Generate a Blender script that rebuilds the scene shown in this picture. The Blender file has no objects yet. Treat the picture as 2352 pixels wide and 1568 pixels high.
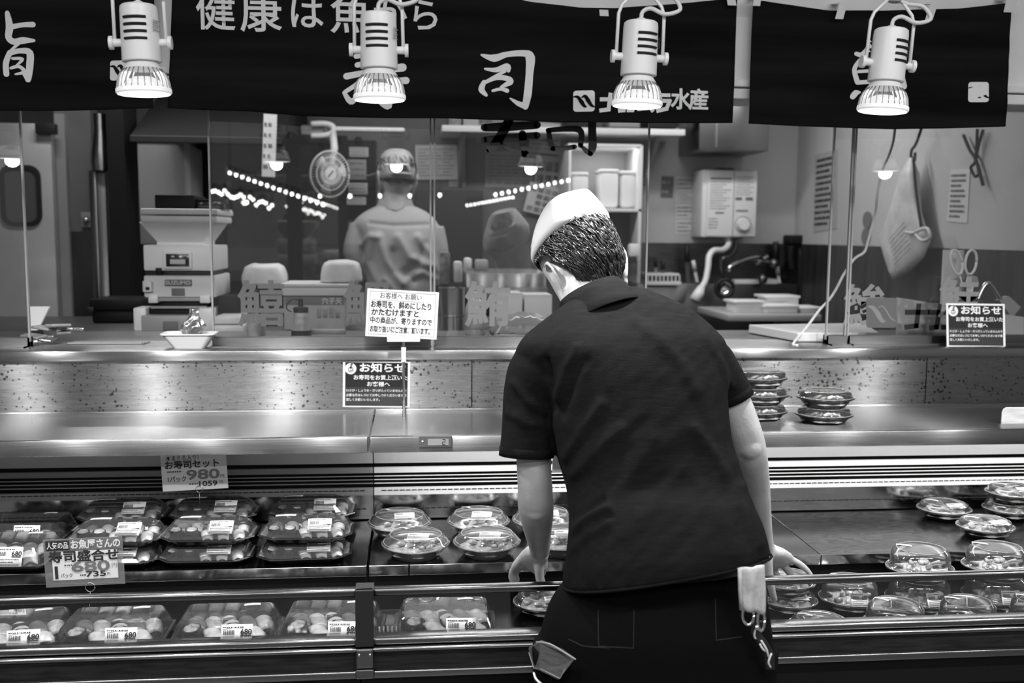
import bpy, bmesh, math, random
from mathutils import Vector, Matrix, Euler, noise
C = bpy.context.scene.collection
PI = math.pi
rnd = random.Random(7)
# ------------------------------------------------------------------ camera maths (photo 2352 x 1568)
F, CX, CY, H = 2287.0, 1176.0, 784.0, 1.62
YAW, PIT, ROL = [math.radians(a) for a in (5.6, 6.2, .45)]
sy, cy, sp, cp = math.sin(YAW), math.cos(YAW), math.sin(PIT), math.cos(PIT)
FW = Vector((sy*cp, cy*cp, -sp)); RT0 = Vector((cy, -sy, 0)); UP0 = Vector((sy*sp, cy*sp, cp))
RT = RT0*math.cos(ROL)+UP0*math.sin(ROL); UP = UP0*math.cos(ROL)-RT0*math.sin(ROL)
def ray(x, y): return FW+RT*((x-CX)/F)-UP*((y-CY)/F)
def onY(x, y, Y):
    d = ray(x, y); t = Y/d.y; return Vector((d.x*t, Y, H+d.z*t))
def onZ(x, y, Z):
    d = ray(x, y); t = (Z-H)/d.z; return Vector((d.x*t, d.y*t, Z))
def onX(x, y, X):
    d = ray(x, y); t = X/d.x; return Vector((X, d.y*t, H+d.z*t))
def proj(p):
    q = Vector(p)-Vector((0, 0, H)); w = q.dot(FW); return (CX+F*q.dot(RT)/w, CY-F*q.dot(UP)/w)
# ------------------------------------------------------------------ materials
class Mats(dict):
    def __missing__(s, k):
        s[k] = bpy.data.materials.new(k); return s[k]
M = Mats()
def _n(nt, t, **kw):
    n = nt.nodes.new(t)
    for k, v in kw.items(): setattr(n, k, v)
    return n
def mat(name, v=.5, rough=.5, metal=0, spec=.5, bump=0, bscale=60, var=0, vscale=8, trans=0, sss=0, coat=0, stretch=None, emit=0, sheen=0):
    m = M[name]; m.use_nodes = True; nt = m.node_tree; b = nt.nodes['Principled BSDF']
    c = v if isinstance(v, tuple) else (v, v, v)
    b.inputs['Base Color'].default_value = (*c, 1); b.inputs['Roughness'].default_value = rough
    b.inputs['Metallic'].default_value = metal; b.inputs['Specular IOR Level'].default_value = spec
    b.inputs['Transmission Weight'].default_value = trans; b.inputs['Coat Weight'].default_value = coat
    if sheen: b.inputs['Sheen Weight'].default_value = sheen
    if sss: b.inputs['Subsurface Weight'].default_value = sss; b.inputs['Subsurface Radius'].default_value = (.006, .006, .006)
    if emit: b.inputs['Emission Color'].default_value = (*c, 1); b.inputs['Emission Strength'].default_value = emit
    if bump or var:
        tc = _n(nt, 'ShaderNodeTexCoord'); mp = _n(nt, 'ShaderNodeMapping')
        nt.links.new(tc.outputs['Object'], mp.inputs[0])
        if stretch: mp.inputs['Scale'].default_value = stretch
    if var:
        nz = _n(nt, 'ShaderNodeTexNoise'); nz.inputs['Scale'].default_value = vscale; nz.inputs['Detail'].default_value = 5
        nt.links.new(mp.outputs[0], nz.inputs['Vector'])
        mr = _n(nt, 'ShaderNodeMapRange'); mr.inputs['From Min'].default_value = .3; mr.inputs['From Max'].default_value = .7
        mr.inputs['To Min'].default_value = c[0]*(1-var); mr.inputs['To Max'].default_value = c[0]*(1+var)
        nt.links.new(nz.outputs['Fac'], mr.inputs['Value']); nt.links.new(mr.outputs[0], b.inputs['Base Color'])
    if bump:
        nb = _n(nt, 'ShaderNodeTexNoise'); nb.inputs['Scale'].default_value = bscale; nb.inputs['Detail'].default_value = 3
        nt.links.new(mp.outputs[0], nb.inputs['Vector'])
        bp = _n(nt, 'ShaderNodeBump'); bp.inputs['Strength'].default_value = bump; bp.inputs['Distance'].default_value = .004
        nt.links.new(nb.outputs['Fac'], bp.inputs['Height']); nt.links.new(bp.outputs[0], b.inputs['Normal'])
    M[name] = m; return m
def steel(name, v=.55, rough=.25, aniso=.8, tan=(1, 0, 0), dots=0, scratch=.05, wood=0):
    m = mat(name, v, rough, 1.0); nt = m.node_tree; b = nt.nodes['Principled BSDF']
    b.inputs['Anisotropic'].default_value = aniso; b.inputs['Anisotropic Rotation'].default_value = .25
    cb = _n(nt, 'ShaderNodeCombineXYZ')
    for i in range(3): cb.inputs[i].default_value = tan[i]
    nt.links.new(cb.outputs[0], b.inputs['Tangent'])
    tc = _n(nt, 'ShaderNodeTexCoord'); mp = _n(nt, 'ShaderNodeMapping'); mp.inputs['Scale'].default_value = (1.5, 60, 60)
    nt.links.new(tc.outputs['Object'], mp.inputs[0])
    nz = _n(nt, 'ShaderNodeTexNoise'); nz.inputs['Scale'].default_value = 6; nz.inputs['Detail'].default_value = 4
    nt.links.new(mp.outputs[0], nz.inputs['Vector'])
    mr = _n(nt, 'ShaderNodeMapRange'); mr.inputs['From Min'].default_value = .3; mr.inputs['From Max'].default_value = .7
    mr.inputs['To Min'].default_value = v*(1-scratch); mr.inputs['To Max'].default_value = v*(1+scratch)
    nt.links.new(nz.outputs['Fac'], mr.inputs['Value']); out = mr.outputs[0]
    r2 = _n(nt, 'ShaderNodeMapRange'); r2.inputs['From Min'].default_value = .3; r2.inputs['From Max'].default_value = .7
    r2.inputs['To Min'].default_value = rough*.92; r2.inputs['To Max'].default_value = rough*1.1
    nt.links.new(nz.outputs['Fac'], r2.inputs['Value']); nt.links.new(r2.outputs[0], b.inputs['Roughness'])
    if dots:
        vo = _n(nt, 'ShaderNodeTexVoronoi'); vo.inputs['Scale'].default_value = 76; vo.inputs['Randomness'].default_value = 1
        nt.links.new(tc.outputs['Object'], vo.inputs['Vector'])
        n2 = _n(nt, 'ShaderNodeTexNoise'); n2.inputs['Scale'].default_value = 7; nt.links.new(tc.outputs['Object'], n2.inputs['Vector'])
        th = _n(nt, 'ShaderNodeMapRange'); th.inputs['From Min'].default_value = .35; th.inputs['From Max'].default_value = .65
        th.inputs['To Min'].default_value = .13; th.inputs['To Max'].default_value = .31; nt.links.new(n2.outputs['Fac'], th.inputs['Value'])
        lt = _n(nt, 'ShaderNodeMath', operation='LESS_THAN'); nt.links.new(vo.outputs['Distance'], lt.inputs[0]); nt.links.new(th.outputs[0], lt.inputs[1])
        mx = _n(nt, 'ShaderNodeMix', data_type='RGBA'); nt.links.new(lt.outputs[0], mx.inputs['Factor'])
        nt.links.new(out, mx.inputs['A']); mx.inputs['B'].default_value = (v*.18, v*.18, v*.18, 1); out = mx.outputs['Result']
    if wood:  # wood grain mirrored in the steel, put into the base colour
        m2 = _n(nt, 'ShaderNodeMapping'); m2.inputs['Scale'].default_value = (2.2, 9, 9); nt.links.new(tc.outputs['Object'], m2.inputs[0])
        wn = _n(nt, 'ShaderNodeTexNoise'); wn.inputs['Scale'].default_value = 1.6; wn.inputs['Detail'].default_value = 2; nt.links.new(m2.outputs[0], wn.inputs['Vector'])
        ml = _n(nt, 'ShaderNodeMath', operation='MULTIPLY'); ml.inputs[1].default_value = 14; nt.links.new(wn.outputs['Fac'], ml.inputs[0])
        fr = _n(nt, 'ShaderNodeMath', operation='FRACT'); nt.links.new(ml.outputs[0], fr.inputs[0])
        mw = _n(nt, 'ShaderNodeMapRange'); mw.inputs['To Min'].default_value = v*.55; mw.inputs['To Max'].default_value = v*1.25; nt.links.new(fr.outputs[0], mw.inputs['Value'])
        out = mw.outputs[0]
    nt.links.new(out, b.inputs['Base Color'])
    return m
def clear(name, tint=.95, rough=.02, ior=1.45, fr=1.0, haze=0):
    """thin clear sheet: straight-through transparency plus Fresnel gloss"""
    m = M[name]; m.use_nodes = True; nt = m.node_tree; nt.nodes.remove(nt.nodes['Principled BSDF'])
    o = nt.nodes['Material Output']; t = _n(nt, 'ShaderNodeBsdfTransparent'); t.inputs[0].default_value = (tint, tint, tint, 1)
    g = _n(nt, 'ShaderNodeBsdfGlossy'); g.inputs['Roughness'].default_value = rough; g.inputs[0].default_value = (1, 1, 1, 1)
    f = _n(nt, 'ShaderNodeFresnel'); f.inputs['IOR'].default_value = ior
    ml = _n(nt, 'ShaderNodeMath', operation='MULTIPLY'); ml.inputs[1].default_value = fr; nt.links.new(f.outputs[0], ml.inputs[0])
    mx = _n(nt, 'ShaderNodeMixShader'); nt.links.new(ml.outputs[0], mx.inputs[0]); nt.links.new(t.outputs[0], mx.inputs[1]); nt.links.new(g.outputs[0], mx.inputs[2])
    last = mx
    if haze:
        d = _n(nt, 'ShaderNodeBsdfDiffuse'); d.inputs[0].default_value = (.8, .8, .8, 1)
        m3 = _n(nt, 'ShaderNodeMixShader'); m3.inputs[0].default_value = haze; nt.links.new(last.outputs[0], m3.inputs[1]); nt.links.new(d.outputs[0], m3.inputs[2]); last = m3
    nt.links.new(last.outputs[0], o.inputs[0]); M[name] = m; return m
def glow(name, s, v=1.0):
    m = M[name]; m.use_nodes = True; nt = m.node_tree; nt.nodes.remove(nt.nodes['Principled BSDF'])
    e = _n(nt, 'ShaderNodeEmission'); e.inputs[0].default_value = (v, v, v, 1); e.inputs[1].default_value = s
    nt.links.new(e.outputs[0], nt.nodes['Material Output'].inputs[0]); M[name] = m; return m
# ------------------------------------------------------------------ mesh builder
class MB:
    def __init__(s): s.bm = bmesh.new()
    def box(s, c, d, R=None):
        r = bmesh.ops.create_cube(s.bm, size=1)
        mm = Matrix.Translation(Vector(c)) @ (R.to_4x4() if R else Matrix()) @ Matrix.Diagonal((*d, 1))
        bmesh.ops.transform(s.bm, matrix=mm, verts=r['verts']); return s
    def bb(s, a, b):
        return s.box([(a[i]+b[i])/2 for i in range(3)], [abs(b[i]-a[i]) for i in range(3)])
    def rbox(s, a, b, r=.005, seg=2):
        q = MB().bb(a, b); bmesh.ops.bevel(q.bm, geom=q.bm.edges[:], offset=min(r, min(abs(b[i]-a[i]) for i in range(3))*.49), segments=seg, affect='EDGES', profile=.5); s.add(q); return s
    def add(s, q, mx=None):
        me = bpy.data.meshes.new('t'); q.bm.to_mesh(me); q.bm.free()
        if mx is not None: me.transform(mx)
        s.bm.from_mesh(me); bpy.data.meshes.remove(me); return s
    def quad(s, *pts): s.bm.faces.new([s.bm.verts.new(p) for p in pts]); return s
    def loft(s, rings, closed=True, caps=True):
        vs = [[s.bm.verts.new(p) for p in r] for r in rings]; n = len(vs[0])
        for a, b in zip(vs, vs[1:]):
            for i in range(n if closed else n-1):
                j = (i+1) % n
                try: s.bm.faces.new((a[i], a[j], b[j], b[i]))
                except ValueError: pass
        if caps and closed:
            s.bm.faces.new(vs[0][::-1]); s.bm.faces.new(vs[-1])
        return s
    def lathe(s, prof, seg=24, c=(0, 0, 0), fn=None, caps=False, sx=1, sy_=1):
        rings = []
        for r, z in prof:
            rings.append([Vector((c[0]+sx*(r if not fn else fn(r, z, 2*PI*i/seg))*math.cos(2*PI*i/seg), c[1]+sy_*(r if not fn else fn(r, z, 2*PI*i/seg))*math.sin(2*PI*i/seg), c[2]+z)) for i in range(seg)])
        return s.loft(rings, caps=caps)
    def cyl(s, a, b, r, r2=None, seg=16, caps=True):
        return s.tube([a, b], [r, r if r2 is None else r2], seg, caps)
    def tube(s, pts, r, seg=8, caps=True):
        pts = [Vector(p) for p in pts]; n = len(pts)
        rs = r if isinstance(r, (list, tuple)) else [r]*n
        rings = []; prev = None
        for i, p in enumerate(pts):
            t = (pts[min(i+1, n-1)]-pts[max(i-1, 0)]).normalized()
            if prev is None: prev = t.orthogonal().normalized()
            a = (prev-t*prev.dot(t)).normalized(); prev = a; b = t.cross(a)
            rings.append([p+(a*math.cos(2*PI*k/seg)+b*math.sin(2*PI*k/seg))*rs[i] for k in range(seg)])
        return s.loft(rings, caps=caps)
    def prism(s, pts, off):
        off = Vector(off); a = [s.bm.verts.new(p) for p in pts]; b = [s.bm.verts.new(Vector(p)+off) for p in pts]; n = len(a)
        s.bm.faces.new(a); s.bm.faces.new(b[::-1])
        for i in range(n): s.bm.faces.new((a[i], b[i], b[(i+1) % n], a[(i+1) % n]))
        return s
    def sph(s, c, r, u=16, v=10):
        q = bmesh.ops.create_uvsphere(s.bm, u_segments=u, v_segments=v, radius=1)
        rr = r if isinstance(r, (list, tuple)) else (r, r, r)
        bmesh.ops.transform(s.bm, matrix=Matrix.Translation(Vector(c)) @ Matrix.Diagonal((*rr, 1)), verts=q['verts']); return s
    def build(s, name, m, parent=None, smooth=False, label=None, bevel=0, angle=28):
        me = bpy.data.meshes.new(name)
        if s.bm.faces: bmesh.ops.recalc_face_normals(s.bm, faces=s.bm.faces[:])
        s.bm.to_mesh(me); s.bm.free(); return mesh_obj(name, me, m, parent, smooth, label, bevel, angle)
def mesh_obj(name, me, m, parent=None, smooth=False, label=None, bevel=0, angle=28):
    me.name = name; me.materials.clear(); me.materials.append(M[m] if isinstance(m, str) else m)
    o = bpy.data.objects.new(name, me); C.objects.link(o)
    if smooth:
        me.shade_smooth()
        if smooth != 2: me.set_sharp_from_angle(angle=math.radians(angle))
    if parent: o.parent = parent
    if label: o['label'] = label
    if bevel:
        b = o.modifiers.new('b', 'BEVEL'); b.width = bevel; b.segments = 2; b.limit_method = 'ANGLE'
    return o
def tag(o, label, cat, group=None, kind=None):
    o['label'] = label; o['category'] = cat
    if group: o['group'] = group
    if kind: o['kind'] = kind
    return o
def thing(name, label, cat, loc=(0, 0, 0), rot=(0, 0, 0), group=None):
    o = bpy.data.objects.new(name, None); C.objects.link(o); o.location = loc; o.rotation_euler = rot; o.empty_display_size = .05
    return tag(o, label, cat, group)
def struct(o, label=None):
    o['kind'] = 'structure'
    if label: o['label'] = label
    return o
def dup(root, loc, rot=None, label=None, group=None, scale=None):
    def cp(o, par):
        c = o.copy(); C.objects.link(c)
        if par: c.parent = par
        for ch in list(o.children): cp(ch, c)
        return c
    r = cp(root, None); r.location = loc
    if rot is not None: r.rotation_euler = rot
    if label: r['label'] = label
    if group: r['group'] = group
    if scale: r.scale = (scale,)*3 if not isinstance(scale, tuple) else scale
    return r
# ------------------------------------------------------------------ lettering
def text_mesh(s, size=1, bold=0, align='CENTER', sx=1, shear=0, space=1):
    cu = bpy.data.curves.new('t', 'FONT'); cu.body = s; cu.size = size; cu.align_x = align; cu.align_y = 'CENTER'; cu.offset = bold*size
    cu.fill_mode = 'FRONT'; cu.shear = shear; cu.space_character = space; cu.resolution_u = 3
    o = bpy.data.objects.new('t', cu); C.objects.link(o)
    dg = bpy.context.evaluated_depsgraph_get(); dg.update()
    me = bpy.data.meshes.new_from_object(o.evaluated_get(dg))
    bpy.data.objects.remove(o); bpy.data.curves.remove(cu)
    if sx != 1: me.transform(Matrix.Diagonal((sx, 1, 1, 1)))
    return me
class Sheet:
    """flat lettering on a plane: origin o, axes ex (right), ey (up); items in metres"""
    def __init__(s, o, ex, ey, off=.0012):
        s.o, s.ex, s.ey = Vector(o), Vector(ex).normalized(), Vector(ey).normalized(); s.n = s.ex.cross(s.ey); s.off = off; s.bm = bmesh.new()
    def pt(s, x, y, k=1): return s.o+s.ex*x+s.ey*y+s.n*s.off*k
    def text(s, t, x, y, size, bold=0, align='CENTER', sx=1, width=None, shear=0, space=1, rot=0):
        bb = max(0, bold-.012); bold = min(bold, .012)
        me = text_mesh(t, size, bold, align, sx, shear, space)
        if width and len(me.vertices):
            xs = [v.co.x for v in me.vertices]; w = max(xs)-min(xs); k = width/w; mid = (max(xs)+min(xs))/2
            me.transform(Matrix.Diagonal((k, 1, 1, 1)) @ Matrix.Translation((-mid, 0, 0)))
        if rot: me.transform(Matrix.Rotation(rot, 4, 'Z'))
        sh = [(0, 0)] if not bb else [(bb*size*math.cos(k*PI/3), bb*size*math.sin(k*PI/3)) for k in range(6)]
        src = [v.co.copy() for v in me.vertices]
        for ki, (dx, dy) in enumerate(sh):
            for v, c in zip(me.vertices, src): v.co = s.pt(x+c.x+dx, y+c.y+dy)+s.n*(ki*1.5e-5)
            s.bm.from_mesh(me)
        bpy.data.meshes.remove(me); return s
    def rect(s, x0, y0, x1, y1, k=1):
        s.bm.faces.new([s.bm.verts.new(s.pt(*p, k)) for p in ((x0, y0), (x1, y0), (x1, y1), (x0, y1))]); return s
    def poly(s, pts, k=1):
        s.bm.faces.new([s.bm.verts.new(s.pt(x, y, k)) for x, y in pts]); return s
    def disc(s, x, y, r, n=20, k=1): return s.poly([(x+r*math.cos(2*PI*i/n), y+r*math.sin(2*PI*i/n)) for i in range(n)], k)
    def bars(s, pts, w):
        for (ax, ay), (bx_, by) in zip(pts, pts[1:]):
            dx, dy = bx_-ax, by-ay; l = math.hypot(dx, dy); ux, uy = dx/l*w*.42, dy/l*w*.42; nx, ny = -dy/l*w/2, dx/l*w/2
            s.poly([(ax-ux+nx, ay-uy+ny), (bx_+ux+nx, by+uy+ny), (bx_+ux-nx, by+uy-ny), (ax-ux-nx, ay-uy-ny)])
        return s
    def ring(s, x, y, r, w, n=20):
        for i in range(n):
            a, b = 2*PI*i/n, 2*PI*(i+1)/n
            s.poly([(x+q*math.cos(t), y+q*math.sin(t)) for q, t in ((r, a), (r, b), (r-w, b), (r-w, a))])
        return s
    def scrib(s, x0, y0, x1, h, seed, bar=.5):
        r = random.Random(seed); x = x0
        while x < x1-h*.3:
            w = h*r.uniform(.25, .75); s.rect(x, y0-h*bar/2, min(x+w, x1), y0+h*bar/2); x += w+h*r.uniform(.12, .4)
        return s
    def stroke(s, pts, ws, k=1):
        P = smooth2(pts, ws); L = []; Rr = []
        for i, (x, y, w) in enumerate(P):
            a = P[max(i-1, 0)]; b = P[min(i+1, len(P)-1)]; dx, dy = b[0]-a[0], b[1]-a[1]; l = math.hypot(dx, dy) or 1
            nx, ny = -dy/l*w/2, dx/l*w/2; L.append((x+nx, y+ny)); Rr.append((x-nx, y-ny))
        for i in range(len(P)-1):
            s.poly([L[i], L[i+1], Rr[i+1], Rr[i]], k)
        for (x, y, w) in (P[0], P[-1]): s.disc(x, y, w/2*.98, 10, k)
        return s
    def build(s, name, m, parent=None, label=None, fn=None):
        me = bpy.data.meshes.new(name)
        if fn:
            for v in s.bm.verts: v.co = fn(v.co)
        s.bm.to_mesh(me); s.bm.free(); o = mesh_obj(name, me, m, None, label=label)
        if parent: o.parent = parent; o.matrix_parent_inverse = parent_mat(parent).inverted()
        return o
def parent_mat(p):
    m = Matrix.LocRotScale(p.location, p.rotation_euler, p.scale)
    return m if not p.parent else parent_mat(p.parent) @ m
def smooth2(pts, ws, n=5):
    ws = ws if isinstance(ws, (list, tuple)) else [ws]*len(pts); out = []; N = len(pts)
    if len(ws) < N: ws = [ws[0]+(ws[-1]-ws[0])*i/(N-1) for i in range(N)]
    for i in range(N-1):
        p0, p1, p2, p3 = pts[max(i-1, 0)], pts[i], pts[i+1], pts[min(i+2, N-1)]
        for j in range(n):
            t = j/n; f = lambda a, b, c, d: .5*((2*b)+(-a+c)*t+(2*a-5*b+4*c-d)*t*t+(-a+3*b-3*c+d)*t**3)
            out.append((f(p0[0], p1[0], p2[0], p3[0]), f(p0[1], p1[1], p2[1], p3[1]), ws[i]+(ws[i+1]-ws[i])*t))
    out.append((*pts[-1], ws[-1])); return out
def catmull(pts, n=6):
    out = []; N = len(pts); pts = [Vector(p) for p in pts]
    for i in range(N-1):
        p0, p1, p2, p3 = pts[max(i-1, 0)], pts[i], pts[i+1], pts[min(i+2, N-1)]
        for j in range(n):
            t = j/n; out.append(.5*((2*p1)+(-p0+p2)*t+(2*p0-5*p1+4*p2-p3)*t*t+(-p0+3*p1-3*p2+p3)*t**3))
    out.append(pts[-1]); return out
# ------------------------------------------------------------------ palette
mat('white_paint', .85, .45, var=.04); mat('wall_paint', .52, .55, var=.06, vscale=3); mat('dark_wall', .05, .5, var=.3)
mat('floor_tile', .12, .35, var=.2); mat('black', .008, .5, spec=.2); mat('black_gloss', .01, .12, coat=.3); mat('dark_plastic', .02, .45, spec=.3)
mat('noren', .011, .95, spec=.03, bump=.25, bscale=160, stretch=(.25, 1, 4), var=.5, vscale=4); mat('noren_print', .88, .85, spec=.1, bump=.15, bscale=300)
mat('paper', .66, .6); mat('print', .02, .6); mat('print_grey', .16, .6); mat('print_mid', .15, .6); mat('sign_black', .012, .3); mat('tape', .75, .4)
mat('lamp_white', .78, .35, spec=.5); mat('slot', .006, .8); mat('cord_white', .66, .5)
mat('rubber', .012, .6); mat('plastic_white', .75, .35); mat('plastic_grey', .32, .4); mat('machine', .74, .4)
steel('steel', .4, .24, 1.0); steel('steel_panel', .3, .27, 1.0, dots=1); steel('steel_dark', .22, .3, .8); steel('steel_mirror', .7, .12, .4); steel('deck', .26, .16, .3, wood=0)
steel('deck_wood_reflection', .3, .2, .3, wood=1); steel('chrome', .7, .1, 0); steel('steel_wall', .16, .3, .5, tan=(0, 0, 1))  # grained deck steel carries a painted wood reflection in its colour
clear('glass', .93, .0, 1.5, 1.6); clear('lid', .96, .03, 1.5, 1.5, haze=.03); clear('case_glass', .95, .01, 1.5, 1.0); clear('bag_clear', .85, .15, 1.45, 1.3, haze=.3); clear('sleeve', .8, .12, 1.4, 1, haze=.15)
mat('glass_edge', .33, .15); mat('sticker_grey', .11, .6, spec=.2); mat('sticker_black', .01, .4)
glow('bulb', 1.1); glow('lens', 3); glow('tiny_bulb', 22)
# ================================================================== SETTING
XL, XR, WR = -3.2, 3.6, 2.1           # WR: right-hand kitchen wall
struct(MB().bb((-4, -3, -.05), (4.5, 9, 0)).build('floor', 'floor_tile'))
struct(MB().bb((-4, -3, 3.0), (4.5, 9, 3.05)).build('ceiling', 'white_paint'))
JX = onY(848, 1010, 2.45).x           # joint between the two display cases
def grad_box(a, b): return MB().bb(a, b)
# soffit over the counter glass (white fascia the banners are taped on)
sf = struct(MB().bb((-3.2, 2.82, 2.055), (3.4, 3.1, 3.0)).build('wall_soffit', 'white_paint'))
struct(MB().bb((-3.2, 2.805, 2.038), (3.4, 3.1, 2.058)).bb((-3.2, 2.812, 2.005), (3.4, 2.98, 2.034)).build('trim_1', 'white_paint', bevel=.003))
# ---------------------------------------------------------------- counter ledge
lz0, lz1 = onY(1100, 826, 2.80).z, onY(1100, 803, 2.80).z
PZ0 = onY(1140, 947, 2.82).z
led = thing('service_counter', 'long stainless steel service counter under the glass, behind the display cases', 'counter', (0, 2.9, 0))
def kid(mb, name, m, par, **k):
    o = mb.build(name, m, None, **k); o.parent = par; o.matrix_parent_inverse = parent_mat(par).inverted(); return o
kid(MB().rbox((-3.0, 2.80, lz0), (3.2, 3.06, lz1), .004), 'ledge', 'steel', led, smooth=True)
kid(MB().bb((-3.0, 2.815, PZ0-.05), (.16, 2.85, lz0)).bb((.163, 2.815, PZ0-.05), (1.52, 2.85, lz0)).bb((1.523, 2.815, PZ0-.05), (3.2, 2.85, lz0)), 'back_panel', 'steel_panel', led, label='speckled stainless steel back panel')
kid(MB().bb((-3.0, 2.85, .1), (3.2, 2.9, PZ0)), 'base', 'steel_dark', led)
# ---------------------------------------------------------------- display cases
mat('slat_unlit', .3, .4); steel('deck_dark', .16, .2, .2); steel('rail', .16, .18, .3); steel('rail_lo', .24, .2, .5)  # slats and strip of the unlit case: white paint with shade in its colour
mat('panel_scratch', .022, .4, metal=.2, spec=.3, bump=.25, bscale=25, stretch=(1, 1, 8), var=.5, vscale=14)
def case(name, x0, x1, label, lit):
    t = thing(name, label, 'display case', ((x0+x1)/2, 2.4, 0), group='refrigerated display cases')
    g = .0015; x0 += g; x1 -= g
    sz, fz0 = onY(1100, 998, 2.45).z, onY(1100, 1034, 2.45).z
    # top shelf: slab with a folded front fascia
    kid(MB().bb((x0, 2.45, sz-.006), (x1, 2.814, PZ0)).bb((x0, 2.80, PZ0), (x1, 2.814, PZ0+.016)), 'top_shelf', 'steel', t, bevel=.002)
    f = MB(); f.rbox((x0, 2.434, fz0), (x1, 2.452, sz+.001), .004); kid(f, 'fascia', 'steel', t, smooth=True)
    kid(MB().bb((x0, 2.452, fz0+.004), (x1, 2.70, sz-.008)), 'light_housing', 'white_paint', t)
    # back wall of the well
    kid(MB().prism([(x0, 2.62, fz0+.006), (x0, 2.70, fz0+.006), (x0, 2.70, .992), (x0, 2.695, .992)], (x1-x0, 0, 0)), 'light_cover', 'white_paint', t)
    b = MB(); b.bb((x0, 2.75, .8), (x1, 2.80, 1.1)); kid(b, 'well_back', 'black', t)
    s = MB(); s.bb((x0, 2.69, .966), (x1, 2.70, .981))
    for z in (.956, .946, .936): s.bb((x0, 2.695, z-.0012), (x1, 2.699, z+.001))
    kid(s, 'grille', 'white_paint' if lit else 'slat_unlit', t)
    kid(MB().bb((x0, 2.69, .904), (x1, 2.70, .924)), 'air_strip', 'white_paint' if lit else 'slat_unlit', t)
    d = MB(); x = x0+.02
    while x < x1-.03: d.bb((x, 2.6885, .9165), (x+.013, 2.691, .9185)); x += .0165
    kid(d, 'slot_row', 'slot', t)
    kid(MB().prism([(x0, 2.70, .904), (x0, 2.705, .904), (x0, 2.745, .835), (x0, 2.70, .835)], (x1-x0, 0, 0)), 'well_panel', 'steel_mirror', t)
    d = MB(); x = x0+.04
    while x < x1-.03: d.bb((x, 2.698, .862), (x+.013, 2.70, .8645)); x += .0165
    kid(d, 'slot_row', 'slot', t)
    # upper deck plates
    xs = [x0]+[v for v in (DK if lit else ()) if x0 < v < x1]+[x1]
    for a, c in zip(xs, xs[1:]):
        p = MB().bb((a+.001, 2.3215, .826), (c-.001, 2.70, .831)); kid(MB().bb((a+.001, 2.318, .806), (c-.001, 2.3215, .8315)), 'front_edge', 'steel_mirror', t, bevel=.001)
        kid(p, 'upper_deck', 'deck_wood_reflection' if lit and a > .5 else 'deck', t, bevel=.0015)
    kid(MB().bb((x0, 2.34, .70), (x1, 2.36, .806)), 'riser', 'black', t)
    if lit:
        xm = onY(1420, 1440, 2.1).x
        kid(MB().bb((x0, 2.005, .742), (xm, 2.34, .75)), 'lower_deck', 'deck_dark', t); kid(MB().bb((xm, 2.005, .712), (x1, 2.34, .72)), 'lower_deck', 'deck_dark', t)
    else: kid(MB().bb((x0, 2.005, .742), (x1, 2.34, .75)), 'lower_deck', 'deck_dark', t)
    # front glass and rails
    a, c = (x0, x1)
    kid(MB().rbox((a, 1.988, .878), (c, 2.012, .8945), .006, 3), 'top_rail', 'rail', t, smooth=True, angle=70)
    kid(MB().bb((a, 1.998, .72), (c, 2.003, .88)), 'front_glass', 'case_glass', t)
    r = MB(); r.rbox((a, 1.982, .776), (c, 2.02, .792), .005, 3); r.rbox((a, 1.972, .766), (c, 2.0, .775), .004, 3); kid(r, 'bottom_rail', 'rail_lo', t, smooth=True, angle=70)
    kid(MB().bb((a, 1.984, .725), (c, 1.99, .768)), 'front_panel', 'panel_scratch', t)
    r = MB(); r.rbox((a, 1.972, .709), (c, 1.995, .727), .005, 3); kid(r, 'lower_trim', 'rail_lo', t, smooth=True, angle=70)
    kid(MB().bb((a, 2.03, .1), (c, 2.06, .709)).bb((a, 2.0, .64), (c, 2.03, .70)), 'kick_panel', 'black', t)
    for q in (a, c-.01): kid(MB().bb((q, 2.06, .1), (q+.01, 2.8, .74)), 'side_wall', 'black', t)
    return t
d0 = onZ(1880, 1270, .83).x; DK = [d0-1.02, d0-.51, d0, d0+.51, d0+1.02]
caseL = case('display_case', -2.3, JX, 'steel display case on the left holding boxed sushi, unlit', False)
caseR = case('display_case', JX, 2.9, 'steel display case on the right with white glowing strip and thermometer', True)
# bracket joining the fronts
mat('bracket', .03, .35, metal=.3); mat('lcd', .3, .2); mat('bezel_grey', .1, .4)
br = thing('joint_bracket', 'dark metal bracket clipped over the seam of the two display cases', 'bracket', (onY(838, 1400, 1.99).x, 1.98, .8))
bx = br.location.x; w = .0185
kid(MB().rbox((bx-w, 1.972, .778), (bx+w, 1.984, .8985), .002).bb((bx-w, 1.975, .8945), (bx+w, 2.016, .8985)), 'cover_plate', 'bracket', br)
kid(MB().rbox((bx-w*.95, 1.966, .735), (bx+w*.95, 1.972, .776), .003).rbox((bx-w, 1.966, .712), (bx+w, 1.976, .733), .003), 'hinge_plate', 'rail_lo', br)
for dx in (-.011, .011): kid(MB().sph((bx+dx, 1.966, .764), (.003, .002, .003)), 'screw', 'chrome', br, smooth=True)
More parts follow.
